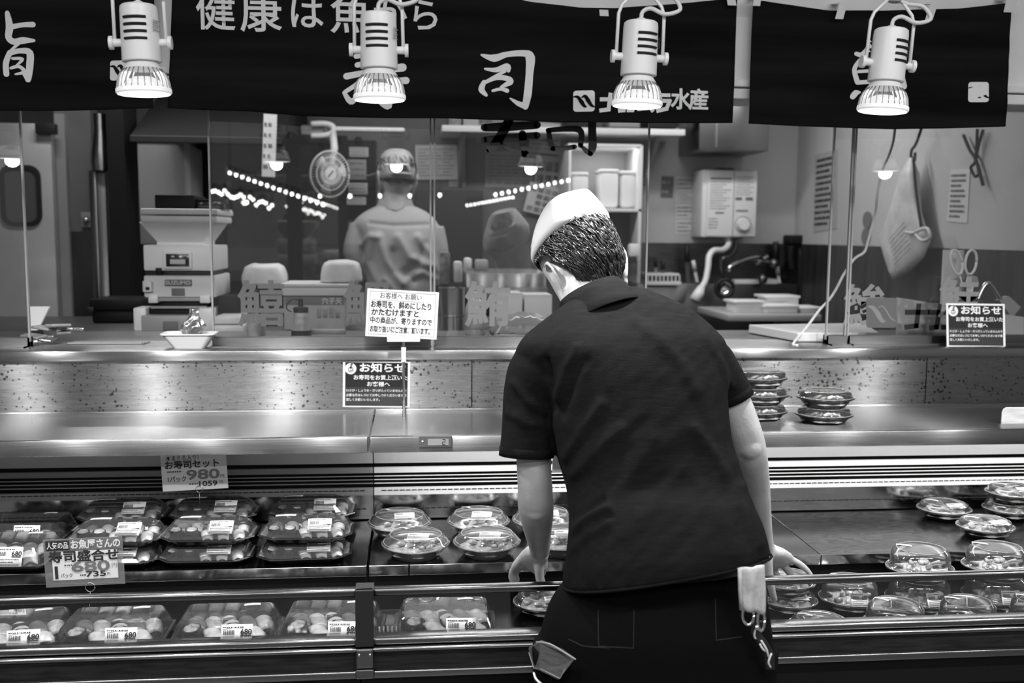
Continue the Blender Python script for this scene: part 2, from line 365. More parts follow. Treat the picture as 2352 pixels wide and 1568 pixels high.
# thermometer display in the right case's fascia
tx0, tx1 = onY(962, 1000, 2.43).x, onY(1038, 1000, 2.43).x
ty0, ty1 = onY(1000, 1027, 2.43).z, onY(1000, 1000, 2.43).z
th = thing('thermometer_display', 'small grey digital thermometer in the steel fascia reading 2', 'thermometer', ((tx0+tx1)/2, 2.432, ty0))
kid(MB().rbox((tx0, 2.427, ty0), (tx1, 2.434, ty1), .002), 'bezel', 'bezel_grey', th)
sx0 = tx0+(tx1-tx0)*.27; sx1 = tx1-(tx1-tx0)*.1; sz0 = ty0+(ty1-ty0)*.2; sz1 = ty1-(ty1-ty0)*.25
kid(MB().bb((sx0, 2.4262, sz0), (sx1, 2.428, sz1)), 'screen', 'lcd', th)
S = Sheet((sx1-.012, 2.4262, (sz0+sz1)/2), (1, 0, 0), (0, 0, 1), .0006)
q = .0032
for a, b in (((-q, 2*q), (q, 2*q)), ((q, 2*q), (q, 0)), ((q, 0), (-q, 0)), ((-q, 0), (-q, -2*q)), ((-q, -2*q), (q, -2*q))): S.stroke([a, b], .0014)
S.build('digit', 'print', th)
kid(MB().sph((tx0+.009, 2.427, (ty0+ty1)/2+.001), (.0025, .002, .0025)), 'sensor', 'plastic_white', th, smooth=True)
# ---------------------------------------------------------------- glass partition on the counter
GY = 2.92
def pane(x0, x1, label, z0=1.305, z1=2.03, edges=(1, 1)):
    t = thing('glass_screen', label, 'glass screen', ((x0+x1)/2, GY, lz1), group='counter glass screens')
    kid(MB().bb((x0, GY-.003, z0), (x1, GY+.003, z1)), 'pane', 'glass', t)
    for use, xe in zip(edges, (x0, x1)):
        if use: kid(MB().bb((xe-.0025, GY-.0045, z0), (xe+.0025, GY+.0045, z1)), 'edge_strip', 'glass_edge', t)
    kid(MB().bb((x0, GY-.02, lz1), (x1, GY-.006, z0+.012)).bb((x0, GY+.006, lz1), (x1, GY+.02, z0+.012)).bb((x0, GY-.05, lz1), (x1, GY-.02, lz1+.004)), 'channel', 'steel_dark', t)
    return t
gp1 = pane(-2.6, -1.084, 'glass screen at the far left beside the open hatch', edges=(0, 1))
gp2 = pane(-.577, .046, 'glass screen between the rice machine and the white notice card')
gp3 = pane(.057, .686, 'middle glass screen behind the stooping person, with dark lettering')
gp4 = pane(1.25, 1.309, 'narrow glass fin near the black cord on the right')
gp5 = pane(1.318, 3.0, 'wide glass screen on the right with pale stickers', edges=(1, 0))
# ---------------------------------------------------------------- banners
def bfun(x, z, ph): return 2.775+.009*math.sin(5*x+ph)+.006*math.sin(13*x+3*z+ph*2)+.004*math.sin(27*x-9*z+ph)*(2.4-z)+.006*noise.noise(Vector((x*7, z*4, ph)))+.003*noise.noise(Vector((x*3+z*9, z*16-x*5, ph)))
def banner(name, label, topL, topR, tops, bots, lx, rx, ph):
    """outline given as photo pixels carried to the cloth's plane"""
    nx, nz = 110, 40; mb = MB(); rows = []
    def interp(tab, u):
        for (a, va), (b, vb) in zip(tab, tab[1:]):
            if u <= b: k = (u-a)/(b-a); k = k*k*(3-2*k) if 0 else k; return va+(vb-va)*k
        return tab[-1][1]
    for j in range(nz+1):
        v = j/nz; row = []
        for i in range(nx+1):
            u = i/nx
            x = (lx[0]*(1-v)+lx[1]*v)*(1-u)+(rx[0]*(1-v)+rx[1]*v)*u
            y = interp(tops, u)*(1-v)+interp(bots, u)*v
            p = onY(x, y, 2.775); p.y = bfun(p.x, p.z, ph); row.append(p)
        rows.append(row)
    t = thing(name, label, 'banner', (rows[0][nx//2].x, 2.79, rows[0][nx//2].z), group='cloth shop banners')
    mb.loft(rows, closed=False); o = kid(mb, 'cloth', 'noren', t, smooth=2)
    sd = o.modifiers.new('s', 'SOLIDIFY'); sd.thickness = .0012
    h = MB(); h.tube([p+Vector((0, -.001, .004)) for p in rows[-1]], .0022, 6); kid(h, 'hem', 'noren', t, smooth=2)
    return t
def bsheet(): return Sheet((0, 0, 0), (1, 0, 0), (0, 0, 1), 0)
def bpx(ph): # photo pixel -> cloth coordinates
    return lambda x, y: (lambda p: (p.x, p.z))(onY(x, y, 2.775))
def put(S, name, par, ph, label=None):
    return S.build(name, 'noren_print', par, label, fn=lambda c: Vector((c.x, bfun(c.x, c.z, ph)-.0028, c.z)))
PXM = 2.775/F*1.006
b1 = banner('shop_banner', 'black cloth banner at the left with one white brush character', 0, 0, [(0, -70), (1, -70)], [(0, 256), (.6, 254), (1, 249)], (-330, -330), (357, 352), .4)
b2 = banner('shop_banner', 'widest black cloth banner with white sushi lettering above the counter', 0, 0, [(0, -70), (.45, -60), (.63, 2), (.72, 19), (.78, 22), (.86, 14), (1, -6)], [(0, 249), (.15, 257), (.24, 267), (.5, 272), (.7, 281), (.85, 284), (1, 282)], (399, 386), (1694, 1683), 1.7)
b3 = banner('shop_banner', 'black cloth banner at the right with a white fish character', 0, 0, [(0, -4), (.3, 23), (.5, 26), (.8, 20), (1, 8)], [(0, 284), (.3, 291), (.55, 298), (.75, 296), (1, 291)], (1733, 1720), (2318, 2308), 3.1)
def strokes(S, ph, lst, ox=0, oy=0, k=1):
    for pts, ws in lst:
        f = bpx(ph); S.stroke([f(ox+x*k, oy+y*k) for x, y in pts], [w*1.2*PXM*k for w in (ws if isinstance(ws, (list, tuple)) else [ws])] if isinstance(ws, (list, tuple)) else ws*1.2*PXM*k)
# brush character on the left banner
S = bsheet(); strokes(S, .4, [([(14, 28), (20, 60), (18, 84), (30, 95), (52, 92), (76, 92)], [8, 13, 11, 11, 12, 5]), ([(27, 60), (50, 56), (73, 55)], [9, 8, 10]), ([(46, 95), (30, 110), (18, 125)], [6, 5, 6]),
    ([(22, 120), (13, 145), (14, 170)], [9, 10, 10]), ([(22, 122), (45, 116), (66, 120), (66, 150), (62, 182)], [8, 9, 12, 12, 10]), ([(50, 165), (62, 182)], [4, 9]), ([(28, 134), (50, 135), (36, 150)], [5, 6, 3]), ([(24, 156), (42, 152), (54, 164), (34, 170)], [5, 6, 7, 3])])
put(S, 'brush_lettering', b1, .4)
# large brush characters of the wide banner
S = bsheet(); strokes(S, 1.7, [([(1106, 126), (1135, 133), (1165, 124), (1205, 122), (1218, 132), (1216, 170), (1212, 215), (1206, 245)], [4, 14, 10, 12, 18, 14, 15, 12]), ([(1172, 226), (1190, 238), (1206, 244)], [3, 9, 12]),
    ([(1114, 158), (1140, 160), (1165, 152), (1168, 162)], [4, 9, 12, 7]), ([(1160, 163), (1135, 176), (1112, 190)], [6, 5, 5]), ([(1112, 188), (1106, 205), (1117, 218)], [8, 12, 6]), ([(1112, 190), (1140, 178), (1165, 180), (1172, 188), (1150, 200)], [6, 9, 10, 12, 4]), ([(1132, 208), (1150, 204), (1165, 208)], [5, 6, 8])])
put(S, 'brush_lettering', b2, 1.7); S = bsheet()
strokes(S, 1.7, [([(817, 128), (850, 124), (900, 122)], [9, 8, 9]), ([(820, 148), (860, 142), (905, 140)], [10, 8, 9]), ([(795, 174), (850, 164), (925, 154)], [12, 10, 15]), ([(862, 112), (858, 140), (835, 180), (792, 210)], [11, 9, 10, 7]),
    ([(790, 212), (805, 232), (822, 222), (850, 208)], [7, 12, 8, 8]), ([(820, 192), (870, 186), (933, 184)], [7, 7, 13]), ([(885, 170), (890, 205), (892, 242), (872, 236)], [9, 11, 13, 5]), ([(845, 205), (860, 220)], [6, 9])])
put(S, 'brush_lettering', b2, 1.7)
f = bpx(0)
S = bsheet()
for ch, x, y, sz in (('健', 497, 34, 84), ('康', 601, 36, 90), ('は', 703, 34, 78), ('魚', 805, 36, 90), ('か', 895, 40, 78), ('ら', 976, 40, 74)):
    a = f(x, y); S.text(ch, a[0], a[1], sz*PXM*1.02, .012)
put(S, 'slogan_lettering', b2, 1.7)
def leaf_logo(S, x, y, s, cut=None):
    """white rounded square carrying a dark two-leaf wave (pixels)"""
    pts = []
    for qx, qy, a0 in ((1, 1, 0), (-1, 1, 90), (-1, -1, 180), (1, -1, 270)):
        for k in range(5):
            a = math.radians(a0+k*22.5); pts.append(f(x+qx*s*.36+math.cos(a)*s*.14, y+qy*s*.36+math.sin(a)*s*.14))
    S.poly(pts)
def leaf_mark(S, x, y, s):
    g = lambda px, py: f(x+px*s, y+py*s)
    S.stroke([g(-.5, -.22), (g(-.3, -.2)), g(-.12, .05), g(.02, .25), g(.12, .28)], [w*s*PXM for w in (.05, .14, .2, .14, .05)])
    S.stroke([g(-.12, -.18), g(.05, -.24), g(.2, -.02), g(.34, .2), g(.5, .3)], [w*s*PXM for w in (.04, .15, .2, .14, .06)])
S = bsheet(); leaf_logo(S, 1340, 233, 48); S2 = bsheet(); leaf_mark(S2, 1340, 233, 46)
# angular company lettering drawn as slanted bars
def katakana(S, f, x, y, k, w, which, wm):
    def bar(pts, ww): S.bars([f(x+px*k, y+py*k) for px, py in pts], ww*k*wm)
    if 'na' in which: bar([(3, 11), (38, 11)], 9); bar([(23, 0), (19, 34), (2, 36)], 9)
    if 'ka' in which: bar([(42, 11), (78, 11), (73, 36), (64, 36)], 9); bar([(59, 0), (53, 36), (44, 37)], 9)
    if 'mu' in which: bar([(97, 0), (88, 33), (116, 30)], 9); bar([(106, 18), (119, 36)], 9)
    if 'ra' in which: bar([(126, 1), (158, 1)], 8); bar([(122, 14), (160, 14), (152, 32), (132, 37)], 9)
katakana(S, f, 1376, 219, 1.0, 8, ('na', 'ka', 'mu', 'ra'), PXM)
for ch, x in (('水', 1562), ('産', 1605)):
    a = f(x, 232); S.text(ch, a[0], a[1], 49*PXM, .03)
put(S, 'company_lettering', b2, 1.7)
o = S2.build('leaf_mark', 'noren', b2, fn=lambda c: Vector((c.x, bfun(c.x, c.z, 1.7)-.0042, c.z)))
for bn, ph, lx, ly in ((b1, .4, 275, 162), (b3, 3.1, 2245, 212)):
    S = bsheet(); leaf_logo(S, lx, ly, 46); put(S, 'logo_patch', bn, ph)
    S2 = bsheet(); leaf_mark(S2, lx, ly, 44); S2.build('leaf_mark', 'noren', bn, fn=lambda c, ph=ph: Vector((c.x, bfun(c.x, c.z, ph)-.0042, c.z)))
S = bsheet(); strokes(S, 3.1, [([(1990, 94), (1996, 106), (1978, 126), (1965, 124)], [5, 12, 9, 8]), ([(1990, 118), (2010, 112), (2000, 128)], [6, 9, 6]), ([(1972, 140), (1961, 160), (1968, 188)], [8, 9, 10]), ([(1970, 142), (2010, 136), (2040, 140), (2036, 185)], [7, 8, 10, 10]),
    ([(1970, 165), (2030, 162)], 6), ([(1998, 140), (1996, 185)], 7), ([(1968, 190), (2030, 186)], 8), ([(1958, 222), (1965, 214), (1974, 212)], [11, 12, 4]), ([(1990, 205), (1996, 220)], [6, 10]), ([(2018, 203), (2028, 220)], [6, 11]), ([(2046, 196), (2066, 218)], [7, 14]), ([(2066, 170), (2070, 200)], [8, 12])])
put(S, 'brush_lettering', b3, 3.1)
# tape tabs
tapes = [(1388, 30, 20, 13, .1, 'on the top edge of the wide banner'), (1682, 2, 20, 20, .2, 'at the right corner of the wide banner'), (1738, 4, 17, 18, -.1, 'at the left corner of the fish banner'), (1928, 26, 19, 34, -.25, 'left of the lamp on the fish banner'), (2134, 28, 18, 36, -.3, 'right of the lamp on the fish banner'), (2318, 14, 26, 28, -.2, 'at the right corner of the fish banner')]
for x, y, w, h, r, l in tapes:
    p = onY(x, y, 2.757)
    tt = MB(); k = PXM; tt.prism([(-w*k/2, 0, -h*k/2), (w*k/2, .0, -h*k/2), (w*k/2+r*h*-k, 0, h*k/2), (-w*k/2+r*h*-k, 0, h*k/2)], (0, .0008, 0))
    tt.prism([(-w*k/2-r*h*k, 0, h*k/2), (w*k/2-r*h*k, 0, h*k/2), (w*k/2-r*h*k, .06, h*k/2+.012), (-w*k/2-r*h*k, .06, h*k/2+.012)], (0, 0, .0008))
    o = tt.build('tape_strip', 'tape'); o.location = p; tag(o, 'white tape tab '+l, 'tape', 'tape tabs holding the banners')
# ---------------------------------------------------------------- spot lamps
def lamp_proto():
    t = thing('spot_lamp', '', 'lamp', (0, 0, 0), group='spot lamps over the counter')
    h = MB(); h.lathe([(.0, .161), (.030, .161), (.0335, .158), (.0345, .15), (.036, .06), (.036, .057), (.033, .056), (0, .056)], 32); h.build('housing', 'lamp_white', t, smooth=True)
    s = MB()
    for k in range(4):
        z = .134-.013*k
        for a0 in (0, PI):
            pts = [(.0362*math.cos(a0-PI/2-.68+1.2*i/10), .0362*math.sin(a0-PI/2-.68+1.2*i/10), z) for i in range(11)]
            s.tube(pts, .0026, 6)
    s.build('vent_slots', 'slot', t, smooth=2)
    S = Sheet((.034, -.014, .115), (.38, .92, 0), (0, 0, 1), .0008)
    for i in range(5): S.scrib(-.014+0*i, .014-.0045*i, .008-(i % 2)*.004, .004, i+3, .6)
    S.build('type_plate', 'print_grey', t)
    c = MB(); c.lathe([(.026, .058), (.0285, .055), (.036, .043), (.034, .042), (.024, .055)], 32); c.build('collar', 'lamp_white', t, smooth=True)
    NR = 26
    r = MB(); r.lathe([(.034, .043), (.0415, .034), (.0465, .022), (.049, .009), (.0495, .004)], NR*4, fn=lambda r_, z, a: r_*(1-.035*abs(math.sin(a*NR/2))**6)); r.build('reflector', 'reflector', t, smooth=2)
    r = MB()
    for i in range(NR):
        a = 2*PI*(i+.5)/NR; cs, sn = math.cos(a), math.sin(a)
        r.tube([(q*cs, q*sn, z) for q, z in ((.0345, .043), (.042, .034), (.047, .022), (.0494, .009), (.0495, .004))], .0009, 5)
    r.build('rib', 'rib_dark', t, smooth=2)
    r = MB(); r.lathe([(.0495, .007), (.051, .005), (.051, -.001), (.048, -.004)], 40); r.build('rim', 'rim_glow', t, smooth=True)
    r = MB(); r.lathe([(.048, -.003), (.03, -.0055), (.0, -.0065)], 32); r.build('lens', 'lens', t, smooth=2)
    r = MB(); r.lathe([(.0, .03), (.018, .028), (.03, .022), (.037, .012), (.038, .003), (0, .001)], 20); r.build('bulb', 'bulb', t, smooth=2)
    y = MB()
    for sx in (-1, 1): y.tube([(sx*.047, 0, .088), (sx*.046, 0, .175), (sx*.04, 0, .192), (sx*.012, 0, .222)], .0036, 6)
    y.tube([(-.014, 0, .22), (.014, 0, .22)], .0036, 6); y.build('yoke', 'lamp_white', t, smooth=2)
    for sx in (-1, 1):
        k = MB(); k.cyl((sx*.034, 0, .092), (sx*.05, 0, .092), .0075, seg=16); k.cyl((sx*.05, 0, .092), (sx*.057, 0, .092), .0125, seg=20); k.build('knob', 'lamp_white', t, smooth=True)
    k = MB(); k.lathe([(0, .215), (.012, .215), (.014, .222), (.014, .232), (.022, .234), (.022, .262), (0, .262)], 20); k.build('mount', 'plastic_grey', t, smooth=True)
    k = MB(); k.lathe([(0, .16), (.01, .16), (.008, .168), (0, .168)], 14)
    k.tube(catmull([(0, 0, .162), (.002, 0, .18), (.018, -.004, .187), (.045, -.012, .176), (.075, -.01, .187), (.062, 0, .212), (.03, 0, .214), (.008, 0, .219)], 6), .0042, 8); k.build('cord', 'cord_white', t, smooth=2)
    return t
m = clear('reflector', .55, .1, 1.5, 2.2, haze=.06); mat('rib_dark', .25, .3, metal=.8); mat('rim_glow', .9, .3, trans=0, emit=.25)
lamp = lamp_proto()
def lamp_light(p):
    ld = bpy.data.lights.new('spot', 'SPOT'); ld.energy = 23; ld.spot_size = math.radians(158); ld.spot_blend = 1.0; ld.shadow_soft_size = .022
    lo = bpy.data.objects.new('spot_light', ld); C.objects.link(lo); lo.location = p+Vector((0, 0, -.012)); lo.rotation_euler = (math.radians(14), 0, 0)
LX = [(-.99, 'spot lamp beyond the left edge, mirrored in the far left glass'), (-1.46, 'outermost spot lamp far beyond the left edge, lighting the speckled panel'), (1.43, 'spot lamp just beyond the right edge, lighting the shelf end'), (1.86, 'outermost spot lamp beyond the right edge, mirrored beside the white cord')]
lamps = [(331, 212, .05, 'leftmost white spot lamp hanging in front of the left banner gap', (.0, -.035)), (872, 226, 0.0, 'white spot lamp hanging over the large brush character of the wide banner', (0, -.01)), (1463, 240, .75, 'white spot lamp hanging before the company lettering near the banner end', (0, .03)), (2027, 252, 1.05, 'rightmost white spot lamp hanging in front of the fish banner', (0, .07))]
for i, (x, y, rz, lb, tl) in enumerate(lamps):
    p = onY(x, y, 2.0)
    o = lamp if i == 0 else dup(lamp, p)
    o.location = p; o['label'] = lb; o.rotation_euler = (0, tl[1], rz if i != 2 else 0)
    if i > 1:
        for ch in o.children:
            if ch.name.startswith(('vent_slots', 'type_plate')): ch.rotation_euler = (0, 0, {2: .35, 3: .6}[i])
        o.rotation_euler = (0, tl[1], 0)
    lamp_light(p)
for X_, lb in LX:
    p = Vector((X_, 2.0, 1.88)); dup(lamp, p, (0, 0, .1), lb); lamp_light(p)
tr = thing('lamp_track', 'ceiling track the spot lamps hang from, above the counter', 'track', (0, 2.0, 2.14))
kid(MB().bb((-2.2, 1.985, 2.135), (2.2, 2.015, 2.16)).bb((-2.0, 1.995, 2.16), (-1.98, 2.005, 3.0)).bb((1.98, 1.995, 2.16), (2.0, 2.005, 3.0)), 'rail', 'plastic_grey', tr)
# ================================================================== PACKED FOOD
mat('rice', .6, .6, bump=.6, bscale=220); mat('fish_pale', .5, .3, var=.2, vscale=60); mat('fish_mid', .36, .3, var=.3, vscale=50); mat('fish_dark', .13, .3, var=.35, vscale=60)
mat('egg', .52, .45, var=.08, vscale=40); mat('nori', .012, .5, bump=.5, bscale=120); mat('roe', .4, .25, bump=1, bscale=260); mat('garnish', .3, .5, var=.5, vscale=90)
mat('tray_black', .012, .25); mat('tray_silver', .3, .22, metal=.6, var=.2, vscale=12); mat('pack_label', .8, .5); mat('tray_clear', .4, .25)
TOP = ['fish_pale', 'fish_mid', 'egg', 'fish_dark', 'fish_pale', 'roe']
def nigiri(par, x, y, z, rz, kind, k=1, nm='nigiri'):
    r = random.Random(int(abs(x*1e4)+abs(y*7e3)*3))
    R = Matrix.Translation((x, y, z)) @ Matrix.Rotation(rz, 4, 'Z') @ Matrix.Scale(k, 4)
    if kind == 'gunkan':
        b = MB(); b.lathe([(.001, 0), (.017, 0), (.018, .004), (.018, .027), (.0155, .0275)], 18, sx=1.25, sy_=.85); q = MB().add(b, R); o = q.build('gunkan', 'nori', par, smooth=True)
        b = MB(); b.lathe([(.015, .025), (.0125, .029), (.007, .031), (.001, .0315)], 14, sx=1.25, sy_=.85, fn=lambda a, zz, t: a*(1+.15*math.sin(5*t+x*99))); MB().add(b, R).build('topping', r.choice(['roe', 'fish_pale', 'garnish']), o, smooth=2)
        return
    b = MB(); b.rbox((-.0235, -.0115, 0), (.0235, .0115, .017), .0075, 3); o = MB().add(b, R).build(nm, 'rice', par, smooth=2)
    rows = []
    for i in range(9):
        u = -1+2*i/8; xx = u*.029; zz = .0195-.012*max(0, abs(u)-.62)**1.3*2.2; row = []
        for j in range(7):
            v = -1+2*j/6; row.append(Vector((xx+.002*v, v*.0135*(1-.18*u*u), zz-.006*v*v+.0012*math.sin(9*u+x*50))))
        rows.append(row)
    b = MB(); b.loft(rows, closed=False); q = MB().add(b, R)
    t = q.build('topping', kind, o, smooth=2); s = t.modifiers.new('s', 'SOLIDIFY'); s.thickness = .0045*k; s.offset = 0
    if kind == 'fish_pale' and r.random() < .4:
        b = MB(); b.box((0, 0, .012), (.006, .027, .024)); MB().add(b, R).build('seaweed_band', 'nori', o)
def octo(w, d, c): return [(-w+c, -d), (w-c, -d), (w, -d+c), (w, d-c), (w-c, d), (-w+c, d), (-w, d-c), (-w, -d+c)]
def rrect(w, d, r, n=4):
    P = []
    for sx, sy2, a0 in ((1, 1, 0), (-1, 1, 90), (-1, -1, 180), (1, -1, 270)):
        for k in range(n+1):
            a = math.radians(a0+90*k/n); P.append((sx*(w-r)+r*math.cos(a), sy2*(d-r)+r*math.sin(a)))
    return P
def stack_rings(lst): return [[Vector((x, y, z)) for x, y in pts] for pts, z in lst]
def plabel(par, o, ex, ey, w, h, seed, price=None, num=None):
    o, ex, ey = Vector(o), Vector(ex).normalized(), Vector(ey).normalized(); n = ex.cross(ey)
    b = MB(); nx = 6; rows = []
    for j in (0, 1):
        rows.append([o+ex*((i/nx-.5)*w)+ey*((j-.5)*h)+n*(-.0012*(2*i/nx-1)**2) for i in range(nx+1)])
    b.loft(rows, closed=False); t = b.build('price_label', 'pack_label', par, smooth=2); s = t.modifiers.new('s', 'SOLIDIFY'); s.thickness = .0004
    S = Sheet(o, ex, ey, .0008); r = random.Random(seed)
    S.scrib(-w*.44, h*.38, w*.25, h*.1, seed)
    x = -w*.42
    while x < -w*.06: q = w*r.uniform(.008, .025); S.rect(x, h*.05, x+q, h*.27); x += q+w*.015
    if num: S.text(num, w*.3, h*.16, h*.34, .03)
    S.rect(w*.12, -.01*h, w*.46, .035*h)
    for k in range(3): S.scrib(-w*.44, h*(-.12-.13*k), w*(.42 if k != 1 else .2), h*.08, seed+k+1)
    S.build('label_print', 'print', t)
def octagon_pack():
    t = thing('sushi_pack', '', 'sushi pack', group='octagonal sushi packs with clear lids')
    W, D = .112, .073
    b = MB(); b.loft(stack_rings([(octo(W-.022, D-.016, .03), .002), (octo(W-.02, D-.014, .03), .004), (octo(W-.018, D-.012, .032), .006), (octo(W-.008, D-.004, .034), .016), (octo(W, D, .036), .0175), (octo(W+.001, D+.001, .036), .0145), (octo(W-.006, D-.002, .034), .0135), (octo(W-.022, D-.016, .03), 0)]), caps=True); b.build('tray', 'tray_black', t)
    rb = MB()
    for s in (-1, 1):
        for k in range(11): rb.box((s*(W-.012), -.035+.007*k, .0125), (.014, .0022, .004), Matrix.Rotation(s*-.75, 3, 'Y'))
    rb.build('tray_ribs', 'tray_clear', t)
    b = MB(); b.loft(stack_rings([(octo(W-.004, D-.002, .034), .018), (octo(W-.012, D-.008, .034), .024), (octo(W-.022, D-.016, .032), .040), (octo(W-.030, D-.022, .03), .0425)]), caps=False); b.bm.faces.new([v for v in b.bm.verts if abs(v.co.z-.0425) < 1e-5]); b.build('lid', 'lid', t)
    ks = ['gunkan', 'gunkan', 'fish_pale', 'egg', 'fish_pale']; k2 = ['fish_dark', 'fish_mid', 'fish_pale', 'fish_mid', 'fish_pale']
    for i in range(5): nigiri(t, -.074+.037*i, -.03, .005, PI/2+.25, ks[i], .98)
    for i in range(5): nigiri(t, -.074+.037*i, .028, .005, PI/2+.2, k2[i], .98)
    plabel(t, (.036, -.045, .0412), (1, 0, 0), (0, .80, .6), .056, .038, 5)
    plabel(t, (-.055, .04, .0432), (1, 0, .02), (0, 1, 0), .05, .014, 8)
    return t
def square_pack():
    t = thing('sushi_pack', '', 'sushi pack', group='square sushi packs behind the front glass')
    W, D = .112, .082
    b = MB(); b.loft(stack_rings([(rrect(W-.012, D-.012, .01), .003), (rrect(W-.008, D-.008, .01), .014), (rrect(W, D, .012), .0155), (rrect(W, D, .012), .012), (rrect(W-.012, D-.012, .01), 0)]), caps=True); b.build('tray', 'tray_black', t)
    b = MB(); b.loft(stack_rings([(rrect(W-.001, D-.001, .012), .016), (rrect(W-.006, D-.006, .012), .018), (rrect(W-.02, D-.018, .012), .054), (rrect(W-.024, D-.022, .01), .0565)]), caps=False); b.bm.faces.new([v for v in b.bm.verts if abs(v.co.z-.0565) < 1e-5]); b.build('lid', 'lid', t)
    for i, kd in enumerate(('gunkan', 'fish_pale', 'gunkan', 'fish_pale')): nigiri(t, -.066+.044*i, -.035, .006, PI/2+(.45 if i else 0), kd, 1.25)
    for i, kd in enumerate(('fish_dark', 'fish_mid', 'fish_pale', 'fish_dark', 'fish_mid')): nigiri(t, -.07+.036*i, .03, .006, PI/2+.35, kd, 1.2)
    plabel(t, (.034, -.0735, .036), (1, 0, 0), (0, .36, .93), .064, .046, 15, num='680')
    plabel(t, (.045, .05, .0575), (1, .1, 0), (-.1, 1, 0), .036, .011, 19)
    return t
mat('bed_mix', .33, .5, bump=.8, bscale=150, var=.5, vscale=70)
def heap(par, r, z, seed, n=22):
    rr = random.Random(seed)
    b = MB(); b.lathe([(r, 0), (r*.92, .008), (r*.6, .013), (0, .015)], 26, (0, 0, z), fn=lambda a, zz, t: a*(1+.06*math.sin(7*t+seed))); b.build('food_bed', 'bed_mix', par, smooth=2)
    for i in range(n):
        a = rr.uniform(0, 2*PI); q = r*.8*math.sqrt(rr.random()); x, y = q*math.cos(a), q*math.sin(a)
        m = rr.choice(['fish_pale', 'fish_mid', 'fish_dark', 'egg', 'garnish', 'roe', 'fish_mid', 'garnish']); sz = rr.uniform(.008, .015)
        b = MB(); R = Euler((rr.uniform(-.6, .6), rr.uniform(-.6, .6), rr.uniform(0, 3))).to_matrix()
        k = MB().rbox((-sz, -sz*.6, -.004), (sz, sz*.6, .004), .0035, 2)
        b.add(k, Matrix.Translation((x, y, z+.015+rr.uniform(0, .006))) @ R.to_4x4()); b.build('filling', m, par, smooth=2)
def round_bowl():
    t = thing('salad_bowl', '', 'food bowl', group='round clear-lidded bowls on the upper deck'); r = .083
    b = MB(); b.lathe([(0, .0), (.055, 0), (.058, .003), (.066, .012), (.0735, .022), (.0755, .024), (r-.001, .0285), (r, .030), (r-.003, .0305), (.073, .026), (.056, .005), (0, .003)], 48); b.build('bowl', 'tray_silver', t, smooth=True)
    b = MB(); b.lathe([(r-.003, .031), (r+.0015, .0325), (r+.0005, .0345), (.078, .036), (.072, .047), (.063, .054), (.06, .0555), (.04, .058), (0, .0592)], 48); b.build('lid', 'lid', t, smooth=2)
    b = MB()
    for rr_, z in ((r, .0335), (.0785, .037), (.063, .0545)): b.tube([(rr_*math.cos(2*PI*i/40), rr_*math.sin(2*PI*i/40), z) for i in range(41)], .0007, 5)
    b.build('lid_ridge', 'ridge', t, smooth=2)
    heap(t, .068, .014, 4)
    plabel(t, (.012, -.03, .0588), (1, .05, 0), (0, .95, .3), .052, .026, 33)
    plabel(t, (-.035, .034, .0588), (.9, -.4, 0), (.4, .85, -.25), .022, .022, 41)
    return t
clear('ridge', .8, .05, 1.5, 4, haze=.25)
def dome_pack(name, hd, r, fl, grp, cat, lab, seed, num=None):
    t = thing(name, '', cat, group=grp)
    b = MB(); b.lathe([(0, .0), (r*.62, 0), (r*.68, .003), (r*.86, .019), (r*.9, .0215), (r*.985, .0245), (r, .0265), (r*.97, .0275), (r*.86, .022), (r*.64, .005), (0, .004)], 40, sx=1.08, sy_=.95); b.build('dish', 'tray_black', t, smooth=True)
    tp = r*.69 if hd > .06 else r*.72
    prof = [(r*.99, .0285), (r*.93, .0295), (r*.885, .031), (r*.875, .031+(hd-.031)*.35), ((tp+r*.9)/2+.003, .031+(hd-.031)*.78), (tp+.003, hd-.002), (tp, hd), (tp-.006, hd-.001), (tp*.5, hd-.0015), (0, hd-.0015)]
    fn = (lambda a, z, th: a*(1+fl*math.cos(12*th)*(1 if .033 < z < hd-.0035 else 0))) if fl else None
    b = MB(); b.lathe(prof, 48, fn=fn, sx=1.08, sy_=.95); b.build('lid', 'lid', t, smooth=2)
    b = MB()
    for rr_, z in ((r*.975, .0288), (tp, hd)): b.tube([(1.08*rr_*math.cos(2*PI*i/40), .95*rr_*math.sin(2*PI*i/40), z) for i in range(41)], .0009, 5)
    b.build('lid_ridge', 'ridge', t, smooth=2)
    heap(t, r*.82, .012, seed, 24)
    if lab:
        if hd > .06: plabel(t, (.018, -r*.80, .043), (1, .2, 0), (-.06, .5, .86), .05, .034, seed, num=num)
        else: plabel(t, (.022, -r*.48, hd+.0004), (1, .12, 0), (-.1, .96, .16), .054, .03, seed)
        plabel(t, (-r*.38, r*.36, hd+.0006), (.85, -.5, 0), (.5, .85, -.1), .04, .017, seed+2)
    return t
def place(proto, lst, first=True):
    for i, (loc, rz, label) in enumerate(lst):
        if i == 0 and first: proto.location = loc; proto.rotation_euler = (0, 0, rz); proto['label'] = label
        else: dup(proto, loc, (0, 0, rz), label)
DZ, LZ, LH = .8315, .7205, .7505
def dk(x, y, z=DZ): p = onZ(x, y, z); return p
